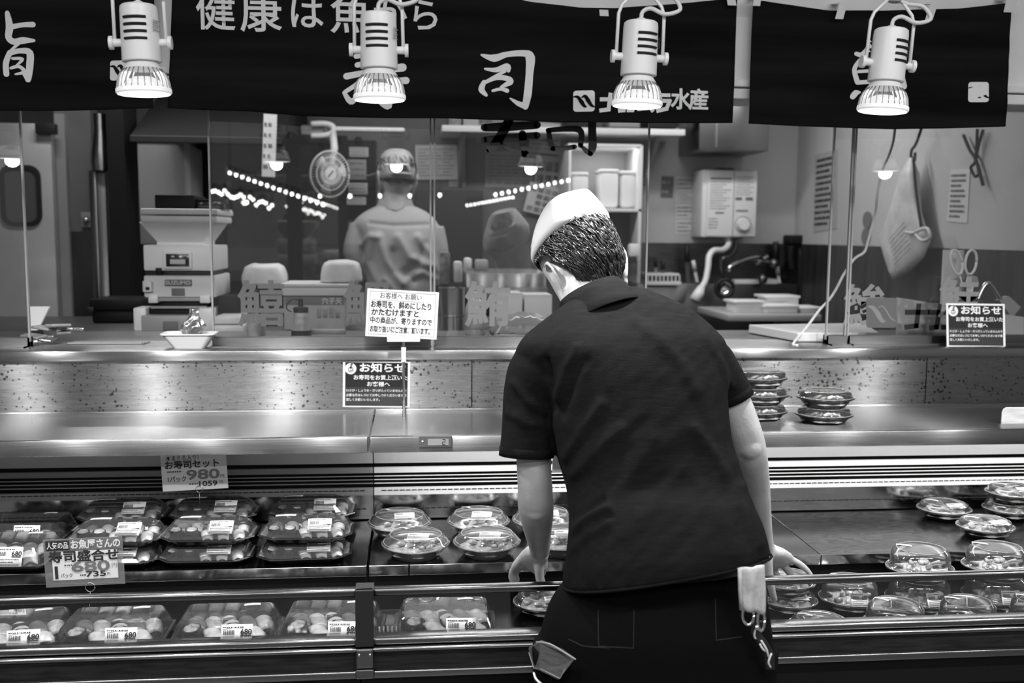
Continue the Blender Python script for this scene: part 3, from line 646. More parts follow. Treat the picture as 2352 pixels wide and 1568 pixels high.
# octagonal packs: three columns, two stacks deep, two high
A = octagon_pack(); L = []
cols = [('first', 268, 283), ('middle', 482, 492), ('third', 700, 712)]
for n, xf, xb in cols:
    for row, x, Y in (('front', xf, 2.402), ('back', xb, 2.585)):
        X = onY(x, 1290 if row == 'front' else 1200, Y).x
        for lev, z in (('bottom', DZ), ('top', DZ+.0465)):
            L.append(((X+rnd.uniform(-.004, .004)+(.004 if lev == 'top' else 0), Y+(.012 if lev == 'top' else 0), z), rnd.uniform(-.04, .04), f'octagonal sushi pack, {lev} of the {row} stack in the {n} column left of the seam'))
place(A, L)
Bq = square_pack(); L = []
for x, Y, rz, l in ((35, 2.105, .10, 'square sushi pack cut off by the left edge behind the front glass'), (262, 2.105, .0, 'square sushi pack below the 680 yen price card behind the front glass'), (522, 2.105, -.02, 'square sushi pack midway between the price card wire and the joint bracket'), (762, 2.105, -.06, 'square sushi pack partly hidden by the joint bracket'), (1022, 2.105, -.03, 'square sushi pack standing alone just right of the joint bracket')):
    X = onY(x, 1440, Y).x; L.append(((X, Y, LH), rz, l))
for x, y, z, Y, l in ((20, 1300, DZ, 2.41, 'square sushi pack at the far left front of the upper deck'), (60, 1250, DZ, 2.585, 'square sushi pack at the far left back of the upper deck')):
    L.append(((onY(x, y, Y).x, Y, z), -.06, l))
place(Bq, L)
Rb = round_bowl(); L = []
for x, y, l in ((955, 1268, 'left bowl in the front row right of the case seam'), (1118, 1262, 'second bowl in the front row, left of the reaching hand'), (1286, 1256, 'front row bowl half hidden behind the left forearm'), (918, 1207, 'left bowl in the back row right of the case seam'), (1099, 1199, 'second bowl in the back row below the glowing strip'), (1248, 1196, 'back row bowl half hidden behind the left forearm')):
    p = dk(x, y, DZ+.03); YY = 2.388 if y > 1230 else 2.566; p = onY(x, y, YY); L.append(((p.x, YY, DZ), rnd.uniform(-.25, .1), 'round clear-lidded '+l))
place(Rb, L)
def placeY(proto, lst):
    for i, (x, y, Y, z, k, l) in enumerate(lst):
        loc = Vector((onY(x, y, Y).x, Y, z)); rz = rnd.uniform(-.3, .2)
        if i == 0: proto.location = loc; proto.rotation_euler = (0, 0, rz); proto['label'] = l; proto.scale = (k, k, 1)
        else: dup(proto, loc, (0, 0, rz), l, scale=(k, k, 1))
Dm = dome_pack('domed_dish', .075, .084, 0, 'tall domed dishes on the lower deck', 'food dish', True, 61, '680')
placeY(Dm, [(2112, 1316, 2.235, LZ+.0755, .9, 'tall domed dish rising above the front rail, on top of the left-hand stack'), (2110, 1388, 2.235, LZ, .9, 'tall domed dish at the bottom of the left-hand stack behind the front rail'), (2286, 1322, 2.235, LZ+.0755, .9, 'tall domed dish on top of the right-hand stack above the front rail'), (2286, 1392, 2.235, LZ, .9, 'tall domed dish at the bottom of the right-hand stack behind the front rail'),
    (1950, 1390, 2.245, LZ, .82, 'tall domed dish standing unstacked behind the front rail'), (2056, 1428, 2.082, LZ, .8, 'small domed dish in the front row below the left-hand stack'), (2222, 1421, 2.082, LZ, .8, 'small domed dish in the front row below the right-hand stack'), (2386, 1416, 2.082, LZ, .8, 'small domed dish cut off at the right edge of the front row')])
Fd = dome_pack('lidded_dish', .045, .079, .03, 'flat lidded black dishes', 'food dish', True, 77)
placeY(Fd, [(2168, 1176, 2.61, DZ, .88, 'flat lidded black dish alone at the back of the right upper deck'), (2262, 1222, 2.44, DZ, .88, 'flat lidded black dish at the front of the right upper deck'), (2318, 1184, 2.6, DZ, .88, 'flat lidded black dish under another at the right end of the upper deck'), (2326, 1141, 2.6, DZ+.046, .88, 'flat lidded black dish stacked on top at the right end of the upper deck'), (2425, 1236, 2.45, DZ, .88, 'flat lidded black dish cut by the right edge on the upper deck'),
    (1806, 1370, 2.245, LZ+.046, .82, 'flat lidded black dish under the right hand of the stooping person'), (1810, 1402, 2.245, LZ, .82, 'flat lidded black dish beneath the one the hand touches'), (1882, 1432, 2.085, LZ, .82, 'flat lidded black dish low in front beside the light rag'), (1252, 1393, 2.2, LH, .88, 'flat lidded black dish left of the dark trousers behind the glass'), (1345, 1440, 2.085, LH, .72, 'flat lidded black dish mostly hidden by the trousers, at the bottom rail')])
Sd = dome_pack('lidded_dish', .046, .073, .035, 'black dishes stacked on the steel shelf', 'food dish', False, 91); L = []
SZ = PZ0
for x, y, lev, l in ((1745, 930, 0, 'black dish at the bottom of the stack of three on the shelf'), (1748, 890, 1, 'black dish in the middle of the stack of three on the shelf'), (1746, 848, 2, 'black dish on top of the stack of three on the shelf'), (1893, 925, 0, 'black dish at the bottom of the stack of two on the shelf'), (1897, 883, 1, 'black dish on top of the stack of two on the shelf')):
    Y = 2.66 if x < 1800 else 2.60
    p = onY(x, y, Y); L.append(((p.x, Y, SZ+.047*lev+.0005), rnd.uniform(-.2, .2), l))
place(Sd, L)
# chopstick-like dividers: narrow empty clear tray right of the bracket
et = thing('empty_tray', 'narrow ribbed clear tray standing right of the joint bracket behind the glass', 'tray', (onY(893, 1430, 2.1).x, 2.10, LH))
b = MB(); b.loft(stack_rings([(rrect(.02, .06, .006), .001), (rrect(.024, .064, .006), .03), (rrect(.026, .066, .006), .031)]), caps=False); b.build('shell', 'lid', et)
b = MB()
for k in range(5): b.tube([(-.016+.008*k, -.063, .002), (-.018+.009*k, -.0665, .045)], .0018, 6)
b.build('ribs', 'ridge', et, smooth=2)
# ================================================================== CARDS AND NOTICES
def card(name, label, cat, corners, Y, m='paper', th=.0012, group=None, yo=None):
    """thin card from its four photo corners (tl, tr, br, bl) at depth Y; returns thing, Sheet, w, h"""
    P = [onY(x, y, Y) for x, y in corners]
    if yo:
        for p, d in zip(P, yo): p.y += d
    t = thing(name, label, cat, ((P[2]+P[3])/2), group=group)
    ex = ((P[1]-P[0])+(P[2]-P[3])).normalized(); ey0 = ((P[0]-P[3])+(P[1]-P[2])).normalized(); n = ex.cross(ey0).normalized(); ey = n.cross(ex)
    w = ((P[1]-P[0]).length+(P[2]-P[3]).length)/2; h = ((P[0]-P[3]).length+(P[1]-P[2]).length)/2; c = sum(P, Vector())/4
    b = MB(); b.prism([c-ex*w/2-ey*h/2, c+ex*w/2-ey*h/2, c+ex*w/2+ey*h/2, c-ex*w/2+ey*h/2], -n*th)
    kid(b, 'card', m, t)
    return t, (lambda off=.001: Sheet(c, ex, ey, off)), w, h
# price card 680
t, SH, w, h = card('price_card', 'price card reading 680 yen on a wire ring, at the lower left', 'price card', [(97, 1240), (281, 1231), (287, 1340), (107, 1349)], 2.15, 'sleeve')
S = SH(.0004); S.rect(-w*.40, -h*.36, w*.42, h*.24); S.build('paper_insert', 'paper', t)
S = SH(.0004); S.rect(-w*.49, h*.25, w*.49, h*.49); S.build('header_band', 'print_mid', t)
S = SH(.0008); S.rect(-w*.47, h*.27, -w*.17, h*.47); S.build('header_block', 'print', t)
S = SH(.0014); S.text('人気の品', -w*.32, h*.36, h*.15, .02, width=w*.27); S.text('お魚屋さんの', w*.16, h*.365, h*.2, .03, width=w*.62); S.build('header_lettering', 'paper', t)
S = SH(); S.text('寿司盛合せ', 0, h*.115, h*.25, .035, width=w*.88); S.rect(-w*.375, -h*.33, -w*.335, -h*.06); S.text('パック', -w*.23, -h*.27, h*.1, .01, width=w*.15); S.text('735', w*.14, -h*.26, h*.16, .03, width=w*.25); S.scrib(-w*.25, -h*.05, -w*.15, h*.05, 2); S.scrib(-w*.06, -h*.27, w*.02, h*.06, 3); S.text('円', w*.30, -h*.27, h*.07); S.build('lettering', 'print', t)
S = SH(); S.text('680', w*.08, -h*.1, h*.30, .03, width=w*.48); S.text('円', w*.38, -h*.1, h*.12); S.build('price_digits', 'print_mid', t)
c0 = onY(207, 1348, 2.148); b = MB(); b.tube([c0+Vector((.0098*math.cos(a*PI/12), 0, .0098*math.sin(a*PI/12))) for a in range(25)], .0008, 6)
b.tube([c0+Vector((0, 0, -.0098)), c0+Vector((-.002, 0, -.03)), Vector((c0.x-.004, 2.15, LH+.058))], .0008, 6); kid(b, 'wire_stand', 'chrome', t, smooth=2)
# price card 980
t, SH, w, h = card('price_card', 'price card reading 980 yen hanging just under the steel shelf', 'price card', [(364, 1025), (517, 1024), (525, 1117), (377, 1132)], 2.56, 'paper')
S = SH(); S.text('お寿司セット', -w*.03, h*.08, h*.2, .03, width=w*.82); S.text('本まぐろ入り！', -w*.17, h*.24, h*.12, .01, width=w*.5); S.scrib(-w*.41, -h*.06, -w*.2, h*.06, 4); S.text('1パック', -w*.27, -h*.24, h*.14, .02, width=w*.28); S.text('1059', w*.2, -h*.37, h*.16, .03, width=w*.28); S.text('円', w*.40, -h*.35, h*.08); S.text('円', w*.42, -h*.22, h*.1); S.scrib(-w*.09, -h*.36, w*.05, h*.06, 5); S.build('lettering', 'print', t)
S = SH(); S.text('980', w*.13, -h*.16, h*.30, .035, width=w*.5); S.build('price_digits', 'print_grey', t)
S = SH(); S.rect(-w*.2, h*.32, w*.4, h*.37); S.build('header_band', 'print_mid', t)
c0 = onY(458, 1123, 2.557); b = MB(); b.tube([c0+Vector((.009*math.cos(a*PI/12), 0, .009*math.sin(a*PI/12))) for a in range(25)], .0007, 6); b.tube([c0+Vector((0, 0, -.009)), Vector((c0.x, 2.557, DZ+.088))], .0007, 6); kid(b, 'wire_stand', 'chrome', t, smooth=2)
# sliver of a card between the body and the left arm
t, SH, w, h = card('price_card', 'dark-printed card glimpsed between the left arm and the shirt', 'price card', [(1268, 1024), (1420, 1022), (1420, 1085), (1270, 1083)], 2.52, 'paper')
S = SH(); S.text('お寿司盛合せ', 0, h*.2, h*.3, .02, width=w*.86); S.text('580', 0, -h*.22, h*.36, .03); S.build('lettering', 'print', t)
# white notice on a pole
t, SH, w, h = card('notice_card', 'white handwritten notice card on a slim pole above the ledge', 'notice', [(843, 662), (1007, 671), (1004, 780), (840, 771)], 2.73, 'paper', .0016)
S = SH()
e = .46
for a, b_ in (((-e, .45), (e, .45)), ((e, .45), (e, -.45)), ((e, -.45), (-e, -.45)), ((-e, -.45), (-e, .45))): S.stroke([(a[0]*w, a[1]*h), (b_[0]*w, b_[1]*h)], .0006)
for yy, l in ((.27, .30), (-.29, .44), (.05, -.12)): S.stroke([(-.43*w if l > 0 else -.43*w, yy*h), (l*w, yy*h)], .0006)
S.text('お客様へ お願い', -w*.03, h*.36, h*.14, 0, width=w*.58)
S.text('お寿司を、斜めにしたり', -w*.02, h*.17, h*.16, .025, width=w*.84); S.text('かたむけますと', -w*.1, .01*h, h*.16, .03, width=w*.66); S.text('中の商品が、寄りますので', -w*.01, -h*.16, h*.15, .02, width=w*.86); S.text('お取り扱いにご注意、願います。', -w*.02, -h*.35, h*.14, .02, width=w*.84)
S.build('lettering', 'print', t)
pb = onZ(930, 957, PZ0); p1 = onY(927, 781, 2.73); Yp = 2.735
b = MB(); b.rbox((p1.x-.045, 2.722, p1.z-.004), (p1.x+.045, 2.742, p1.z+.012), .002); kid(b, 'clamp', 'plastic_white', t)
b = MB(); b.cyl((p1.x, Yp, PZ0), (p1.x, Yp, p1.z), .0042, seg=12); kid(b, 'pole', 'chrome', t, smooth=True)
b = MB(); b.cyl((p1.x, Yp, p1.z-.06), (p1.x, Yp, p1.z-.02), .007, seg=12); kid(b, 'collar', 'plastic_white', t, smooth=True)
b = MB(); b.rbox((p1.x-.024, Yp-.03, PZ0), (p1.x+.022, Yp+.02, PZ0+.004), .002); kid(b, 'foot_plate', 'steel', t)
hk = thing('steel_clip', 'small steel clip plate lying beside the pole foot on the shelf', 'clip', (p1.x+.06, Yp-.01, PZ0))
b = MB(); b.rbox((.0-.022, -.018, 0), (.022, .02, .004), .002); b.rbox((-.04, .008, 0), (-.02, .02, .003), .001); b.build('plate', 'steel', hk)
# dark notices
def dark_notice(label, corners, Y, grp, yo=None):
    t, SH, w, h = card('notice_sign', label, 'notice', corners, Y, 'paper', .0012, group=grp, yo=yo)
    S = SH(.0004); S.rect(-w*.465, -h*.07, w*.465, h*.455); S.build('upper_panel', 'sign_black', t)
    S = SH(.0004); S.rect(-w*.465, -h*.47, w*.465, -h*.07); S.build('lower_panel', 'sign_grey', t)
    S = SH(.0007); S.disc(-w*.385, h*.32, w*.085, 24); S.build('hand_badge', 'paper', t)
    S = SH(.001); S.ring(-w*.385, h*.30, w*.04, w*.01); S.stroke([(-w*.385, h*.33), (-w*.37, h*.43)], w*.03); S.stroke([(-w*.40, h*.27), (-w*.35, h*.3)], w*.012); S.build('hand_mark', 'print_mid', t)
    S = SH(); S.text('お知らせ', w*.09, h*.33, h*.2, .035, width=w*.68); S.text('お寿司をお買上頂いた', w*.06, h*.13, h*.11, .025, width=w*.8); S.text('お客様へ', w*.03, -h*.03+.02*h, h*.11, .025, width=w*.34)
    S.text('わさび・しょうゆ・ガリが入っていませんので', 0, -h*.145, h*.062, .02, width=w*.9); S.text('必要な方はレジにてお申しつけくださいます様', 0, -h*.245, h*.062, .02, width=w*.9); S.text('宜しくお願いいたします。', -w*.2, -h*.34, h*.062, .02, width=w*.5)
    S.build('lettering', 'paper', t)
mat('sign_grey', .03, .3)
dark_notice('black notice with white lettering fixed to the speckled steel panel', [(788, 827), (942, 828), (941, 936), (787, 934)], 2.812, 'black notices for sushi buyers')
dark_notice('black notice with white lettering leaning on the glass at the right', [(2182, 697), (2317, 699), (2309, 797), (2174, 796)], 2.84, 'black notices for sushi buyers', yo=(.02, .02, -.0, -.0))
# pale stand at the right end of the shelf
p = onZ(2300, 977, PZ0); t = thing('card_stand', 'pale wood-grained card stand at the right end of the steel shelf', 'stand', p)
mat('pale_wood', .5, .5, var=.25, vscale=12, stretch=(1, 1, 14))
pts = [(0, 0, 0), (.16, 0, 0), (.16, 0, .05), (.012, 0, .05), (.004, 0, .046), (0, 0, .036)]
b = MB(); b.prism(pts, (0, .004, 0)); b.build('upright', 'pale_wood', t, bevel=.001); b = MB(); b.prism([(-.022, .0, 0), (.16, -.005, 0), (.16, .05, 0), (-.018, .03, 0)], (0, 0, .004)); b.build('foot', 'pale_wood', t)
# stickers on the glass
def gsheet(): return Sheet((0, GY-.0036, 0), (1, 0, 0), (0, 0, 1), .0004)
g2 = lambda x, y: (lambda p: (p.x, p.z))(onY(x, y, GY-.0036))
GM = GY/F*1.006
def gstr(S, lst):
    for pts, ws in lst: S.stroke([g2(x, y) for x, y in pts], [q*GM for q in ws] if isinstance(ws, (list, tuple)) else ws*GM)
def gch(S, ch, x, y, sz, bold, w=None):
    a = g2(x, y); S.text(ch, a[0], a[1], sz*GM, bold, width=w*GM if w else None)
def gbuild(S, name, m, par, label=None):
    return S.build(name, m, par, label)
S = gsheet(); gstr(S, [([(1112, 293), (1160, 291), (1234, 287)], [16, 21, 17]), ([(1112, 321), (1165, 317), (1234, 311)], [14, 18, 16]), ([(1172, 270), (1157, 300), (1138, 330), (1118, 347)], [20, 22, 22, 10]), ([(1200, 308), (1203, 330), (1207, 354)], [18, 19, 17]), ([(1152, 329), (1172, 344), (1204, 354)], [6, 9, 14]), ([(1125, 258), (1190, 255), (1230, 255)], 14), ([(1175, 205), (1172, 270)], 16)])
gbuild(S, 'dark_lettering', 'sticker_black', gp3, 'black brush lettering on the glass'); S = gsheet()
gstr(S, [([(1260, 300), (1264, 325), (1270, 343)], [11, 13, 12]), ([(1258, 299), (1300, 296), (1328, 297), (1336, 310), (1333, 334)], [10, 13, 15, 14, 12]), ([(1270, 341), (1300, 340), (1320, 337)], 11), ([(1360, 250), (1360, 300), (1361, 335), (1356, 353)], [18, 19, 20, 12]), ([(1334, 334), (1346, 346), (1356, 353)], [5, 12, 12]), ([(1262, 245), (1310, 240), (1362, 248)], [12, 14, 18]), ([(1275, 273), (1320, 270)], 13)])
gbuild(S, 'dark_lettering', 'sticker_black', gp3, 'black brush lettering on the glass')
S = gsheet(); gch(S, '鱚', 601, 705, 108, .02); gbuild(S, 'pale_lettering', 'sticker_grey', gp2, 'grey fish character on the glass'); S = gsheet(); gch(S, '鯛', 843, 705, 108, .02); gbuild(S, 'pale_lettering', 'sticker_grey', gp2, 'grey fish character on the glass')
S = gsheet(); gch(S, '鮪', 1120, 706, 108, .022); gbuild(S, 'pale_lettering', 'sticker_pale', gp3, 'pale fish character on the glass')
S = gsheet(); gch(S, '鯵', 1984, 708, 104, .02); gbuild(S, 'pale_lettering', 'sticker_pale', gp5, 'pale fish character on the glass'); S = gsheet(); gch(S, '鮭', 2203, 690, 105, .02); gbuild(S, 'pale_lettering', 'sticker_pale', gp5, 'pale fish character on the glass')
mat('sticker_pale', .2, .6, spec=.2); mat('sticker_logo', .1, .4)
S = gsheet(); f_ = f
def logo(S, x, y, s, fn):
    pts = []
    for qx, qy, a0 in ((1, 1, 0), (-1, 1, 90), (-1, -1, 180), (1, -1, 270)):
        for k in range(5): a = math.radians(a0+k*22.5); pts.append(fn(x+qx*s*.41+math.cos(a)*s*.09, y+qy*s*.41+math.sin(a)*s*.09))
    S.poly(pts)
S.off = .001; logo(S, 2024, 718, 69, g2); gbuild(S, 'logo_patch', 'sticker_logo', gp5)
S = gsheet(); S.off = .0016
for pts, ws in ((((-.48, -.22), (-.3, -.18), (-.12, .05), (.02, .28), (.14, .28)), (.05, .14, .19, .14, .04)), (((-.12, -.18), (.05, -.22), (.2, -.02), (.34, .2), (.49, .28)), (.03, .05, .05, .05, .04))): S.stroke([g2(2024+a*66, 718+b_*66) for a, b_ in pts], [q*66*GM for q in ws])
gbuild(S, 'leaf_mark', 'sticker_pale', gp5)
S = gsheet(); katakana(S, g2, 2079, 702, 1.36, 8, ('na', 'ka', 'mu', 'ra'), GM); gbuild(S, 'company_lettering', 'sticker_black', gp5)
# ================================================================== PEOPLE
mat('skin', .37, .45, bump=.15, bscale=180, var=.1, vscale=30, sss=.08); mat('hair', .012, .3, spec=.8, var=.5, vscale=60)
mat('polo', .009, .9, spec=.03, bump=.35, bscale=420, stretch=(.25, 1, 2.2), var=.18, vscale=90); mat('trousers', .004, .85, spec=.04, bump=.3, bscale=300)
mat('cap_white', .4, .6, sss=.05); mat('work_shirt', .34, .8, bump=.2, bscale=200); mat('cap_grey', .3, .75, bump=.3, bscale=260); mat('stitch', .3, .7); mat('denim', .035, .8, bump=.5, bscale=260)
def ring(c, a, b, n=36, p=2.3):
    out = []
    for i in range(n):
        t = 2*PI*i/n; cs, sn = math.cos(t), math.sin(t)
        out.append(c+a*(math.copysign(abs(cs)**(2/p), cs))+b*(math.copysign(abs(sn)**(2/p), sn)))
    return out
def stations(st, th_scale=1, n=36, p=2.3, sub=4):
    """st: (left px, right px, Y, thickness) -> smooth rings"""
    cs, As = [], []
    for (l, r, Y, th) in st:
        L, R = onY(*l, Y), onY(*r, Y); cs.append((L+R)/2); As.append((R-L)/2)
    N = len(st); rings = []; key = []
    for i in range(N):
        t = (cs[min(i+1, N-1)]-cs[max(i-1, 0)]).normalized(); b = As[i].cross(t).normalized()
        if b.y > 0: b = -b
        key.append((cs[i], As[i], b*st[i][3]/2))
    C_, A_, B_ = [catmull([k[j] for k in key], sub) for j in range(3)]
    return [ring(C_[i], A_[i], B_[i], n, p) for i in range(len(C_))]
def limb(st, n=20, sub=4, flat=1.0):
    """st: (x px, y px, Y, radius)"""
    pts = catmull([onY(x, y, Y) for x, y, Y, r in st], sub); rs = [v.x for v in catmull([(r, 0, 0) for *_, r in st], sub)]
    return pts, rs
def remesh(objs, name, m, vox, smooth=2, parent=None, fac=.5):
    q = MB()
    for o in objs: q.add(o)
    bmesh.ops.recalc_face_normals(q.bm, faces=q.bm.faces[:])
    me = bpy.data.meshes.new('t'); q.bm.to_mesh(me); q.bm.free(); o = bpy.data.objects.new('t', me); C.objects.link(o)
    r = o.modifiers.new('r', 'REMESH'); r.mode = 'VOXEL'; r.voxel_size = vox; s = o.modifiers.new('s', 'SMOOTH'); s.iterations = smooth; s.factor = fac
    dg = bpy.context.evaluated_depsgraph_get(); dg.update(); m2 = bpy.data.meshes.new_from_object(o.evaluated_get(dg)); bpy.data.objects.remove(o)
    o = mesh_obj(name, m2, m, None, smooth=2)
    if parent: o.parent = parent; o.matrix_parent_inverse = parent_mat(parent).inverted()
    return o
def displace(o, fn):
    me = o.data; me.update(); nn = [v.normal.copy() for v in me.vertices]
    for v, n in zip(me.vertices, nn):
        d = fn(v.co, n)
        if d: v.co += n*d
    me.update()
def seg_d(px, py, poly):
    best = 1e9
    for (ax, ay), (bx_, by) in zip(poly, poly[1:]):
        dx, dy = bx_-ax, by-ay; t = max(0, min(1, ((px-ax)*dx+(py-ay)*dy)/(dx*dx+dy*dy))); d = math.hypot(px-ax-dx*t, py-ay-dy*t)
        best = min(best, d)
    return best
def finger(root, dirs, lens, r0):
    """root point, successive directions and segment lengths"""
    pts = [Vector(root)]; rs = [r0]
    for i, (d, l) in enumerate(zip(dirs, lens)): pts.append(pts[-1]+Vector(d).normalized()*l); rs.append(r0*(1-.1*(i+1)))
    q = MB(); P = catmull(pts, 4); R_ = [v.x for v in catmull([(r, 0, 0) for r in rs], 4)]; q.tube(P, R_, 12); q.sph(P[-1], R_[-1]*.99, 12, 8); q.sph(P[0], R_[0], 12, 8); return q
def head_parts(Mx, k=1, face=True):
    tab = [(-.128, .016, .082, .03), (-.118, .036, .093, .0), (-.10, .05, .095, -.03), (-.07, .06, .093, -.066), (-.035, .068, .092, -.085), (0, .073, .092, -.095), (.035, .077, .096, -.099), (.07, .072, .09, -.094), (.097, .053, .066, -.074), (.112, .03, .036, -.044), (.118, .008, .008, -.014)]
    rings = []
    for z, w, fr, bk in catmull_rows(tab, 3):
        c = Vector((0, (fr+bk)/2, z)); rings.append(ring(c, Vector((w, 0, 0)), Vector((0, (fr-bk)/2, 0)), 32, 2.15))
    out = [MB().loft(rings)]
    n = MB(); n.loft([ring(Vector((0, .088+d, z)), Vector((w, 0, 0)), Vector((0, w*.9, 0)), 12) for z, d, w in ((.018, -.004, .006), (.0, .003, .009), (-.02, .012, .012), (-.034, .016, .0155), (-.042, .006, .013), (-.046, -.002, .008))]); out.append(n)
    for s in (-1, 1): out.append(MB().sph((s*.031, .084, .004), (.014, .007, .008)))
    out.append(MB().sph((0, .091, -.068), (.022, .008, .0055))); out.append(MB().sph((0, .09, -.078), (.019, .008, .006))); out.append(MB().sph((0, .088, -.108), (.024, .014, .014)))
    for s in (-1, 1):   # ears: helix rim, plate, lobe
        e = MB(); hp = [(.0, .012, -.004), (.006, .014, .02), (.012, .006, .034), (.017, -.012, .036), (.019, -.024, .024), (.017, -.026, .006), (.011, -.018, -.014), (.005, -.006, -.03), (.003, .004, -.034)]
        e.tube(catmull([(s*(.069+a), b-.002, c_) for a, b, c_ in hp], 4), .0042, 10); out.append(e)
        e = MB(); e.sph((s*.073, -.008, .002), (.006, .016, .028)); out.append(e); out.append(MB().sph((s*.076, -.002, -.03), (.006, .008, .009)))
    for q in out[-6:]: bmesh.ops.transform(q.bm, matrix=Matrix.Translation((0, -.004, -.034)) @ Matrix.Diagonal((1.0, 1.2, 1.2, 1)), verts=q.bm.verts[:])
    for q in out: bmesh.ops.transform(q.bm, matrix=Mx @ Matrix.Scale(k, 4), verts=q.bm.verts[:])
    return out
def catmull_rows(tab, n):
    out = []; N = len(tab)
    for i in range(N-1):
        p = [tab[max(i-1, 0)], tab[i], tab[i+1], tab[min(i+2, N-1)]]
        for j in range(n):
            t = j/n; out.append(tuple(.5*((2*b)+(-a+c)*t+(2*a-5*b+4*c-d)*t*t+(-a+3*b-3*c+d)*t**3) for a, b, c, d in zip(*p)))
    out.append(tab[-1]); return out
def frame(o, fwd, up):
    u = Vector(up).normalized(); fv = Vector(fwd); fv = (fv-u*fv.dot(u)).normalized(); r = fv.cross(u)
    return Matrix(((r.x, fv.x, u.x, o[0]), (r.y, fv.y, u.y, o[1]), (r.z, fv.z, u.z, o[2]), (0, 0, 0, 1)))
# ------------------------------------------------------------------ the stooping shop worker
pz = onY(1500, 1568, 1.76)
man = thing('person', 'person in a dark polo shirt, black trousers and white cap stooping over the display case', 'person', (pz.x, 1.72, 0))
HC = onY(1334, 604, 2.13); HM = frame(HC, (-.16, .8, -.5), (-.34, .44, .82))
parts = head_parts(HM)
# neck and torso core
nk = [onY(1338, 655, 2.10), onY(1350, 690, 2.07), onY(1372, 735, 2.03), onY(1400, 800, 1.99)]
q = MB(); q.tube(catmull(nk, 4), [v.x for v in catmull([(.056, 0, 0), (.056, 0, 0), (.062, 0, 0), (.075, 0, 0)], 4)], 24); parts.append(q)
TS = [((1295, 1350), (1757, 1268), 1.785, .33), ((1296, 1310), (1752, 1254), 1.79, .32), ((1303, 1250), (1742, 1225), 1.805, .285), ((1309, 1180), (1721, 1180), 1.84, .26), ((1303, 1110), (1697, 1110), 1.87, .26), ((1282, 1040), (1674, 1030), 1.90, .265), ((1262, 960), (1664, 950), 1.935, .27), ((1232, 885), (1664, 880), 1.965, .265), ((1184, 825), (1668, 815), 1.99, .235), ((1196, 785), (1638, 768), 2.01, .19), ((1246, 744), (1582, 722), 2.03, .15), ((1300, 706), (1490, 680), 2.055, .12)]
core = [((l[0]+18, l[1]), (r[0]-18, r[1]), Y+.005, th-.04) for l, r, Y, th in TS]
parts.append(MB().loft(stations(core)))
la, lr = limb([(1250, 850, 1.985, .04), (1228, 930, 1.975, .043), (1226, 1050, 1.965, .036), (1229, 1120, 1.965, .0355), (1231, 1165, 1.985, .037), (1234, 1205, 2.05, .032), (1238, 1245, 2.13, .025), (1240, 1264, 2.17, .023)])
q = MB(); q.tube(la, lr, 20); parts.append(q)
ra, rr = limb([(1618, 835, 2.0, .036), (1660, 880, 2.0, .039), (1688, 940, 2.0, .039), (1712, 1000, 1.995, .0365), (1722, 1045, 2.01, .0365), (1732, 1110, 2.07, .034), (1742, 1185, 2.13, .029), (1750, 1235, 2.17, .025), (1756, 1262, 2.19, .0235)])
q = MB(); q.tube(ra, rr, 20); parts.append(q)
parts.append(MB().sph(onY(1721, 1028, 1.982), .026)); parts.append(MB().sph(onY(1230, 1168, 1.968), .027))
# hips and legs down to the floor
HS = [((1305, 1330), (1740, 1295), 1.795, .24), ((1268, 1380), (1750, 1350), 1.79, .245), ((1248, 1440), (1760, 1430), 1.78, .28), ((1238, 1500), (1766, 1495), 1.775, .28), ((1236, 1560), (1770, 1555), 1.77, .27), ((1262, 1600), (1745, 1600), 1.77, .24)]
parts.append(MB().loft(stations([((l[0]+14, l[1]), (r[0]-14, r[1]), Y, th-.03) for l, r, Y, th in HS])))
hipL, hipR = onY(1360, 1540, 1.77), onY(1645, 1540, 1.77)
legs = []
for s, hp in ((-1, hipL), (1, hipR)):
    ank = Vector((hp.x+s*.02, 1.66, .09)); kn = Vector((hp.x+s*.012, 1.75, .46)); legs.append((hp, kn, ank))
    q = MB(); q.tube(catmull([hp, kn, ank], 6), [v.x for v in catmull([(.09, 0, 0), (.058, 0, 0), (.04, 0, 0)], 6)], 20); parts.append(q)
    q = MB(); q.sph((ank.x+s*.01, 1.72, .055), (.042, .12, .04)); parts.append(q)
# left hand: back towards us, fingers hooked over the deck edge, thumb down
def mk_hand(W, K, wdir, fd, fl, thumb_root, thumb_dirs, k=1, r0=.0088, wr=.021):
    out = []; W, K, wdir = Vector(W), Vector(K), Vector(wdir).normalized(); t = (K-W).normalized(); nrm = wdir.cross(t).normalized()
    rings = []
    for u, a, b in ((-.15, wr, wr*.85), (.1, .024, .019), (.45, .036, .0165), (.8, .041, .0145), (1.0, .040, .0125), (1.06, .034, .008)):
        rings.append(ring(W+(K-W)*u, wdir*a*k, nrm*b*k, 24, 2.4))
    out.append(MB().loft(rings))
    for i, (off, L) in enumerate(zip((-.03, -.0105, .0095, .029), (.082, .092, .09, .07))):
        root = K+wdir*off*k-t*.008; out.append(finger(root, [Vector(d)+wdir*off*2 for d in fd[i]], [L*.46*k, L*.32*k, L*.26*k], r0*(1 if i < 3 else .88)*k))
        out.append(MB().sph(root, .0105*k, 10, 8))
    out.append(finger(thumb_root, thumb_dirs, [.036*k, .032*k, .026*k], .0105*k))
    return out
W = onY(1243, 1266, 2.175); K = onY(1221, 1300, 2.225)
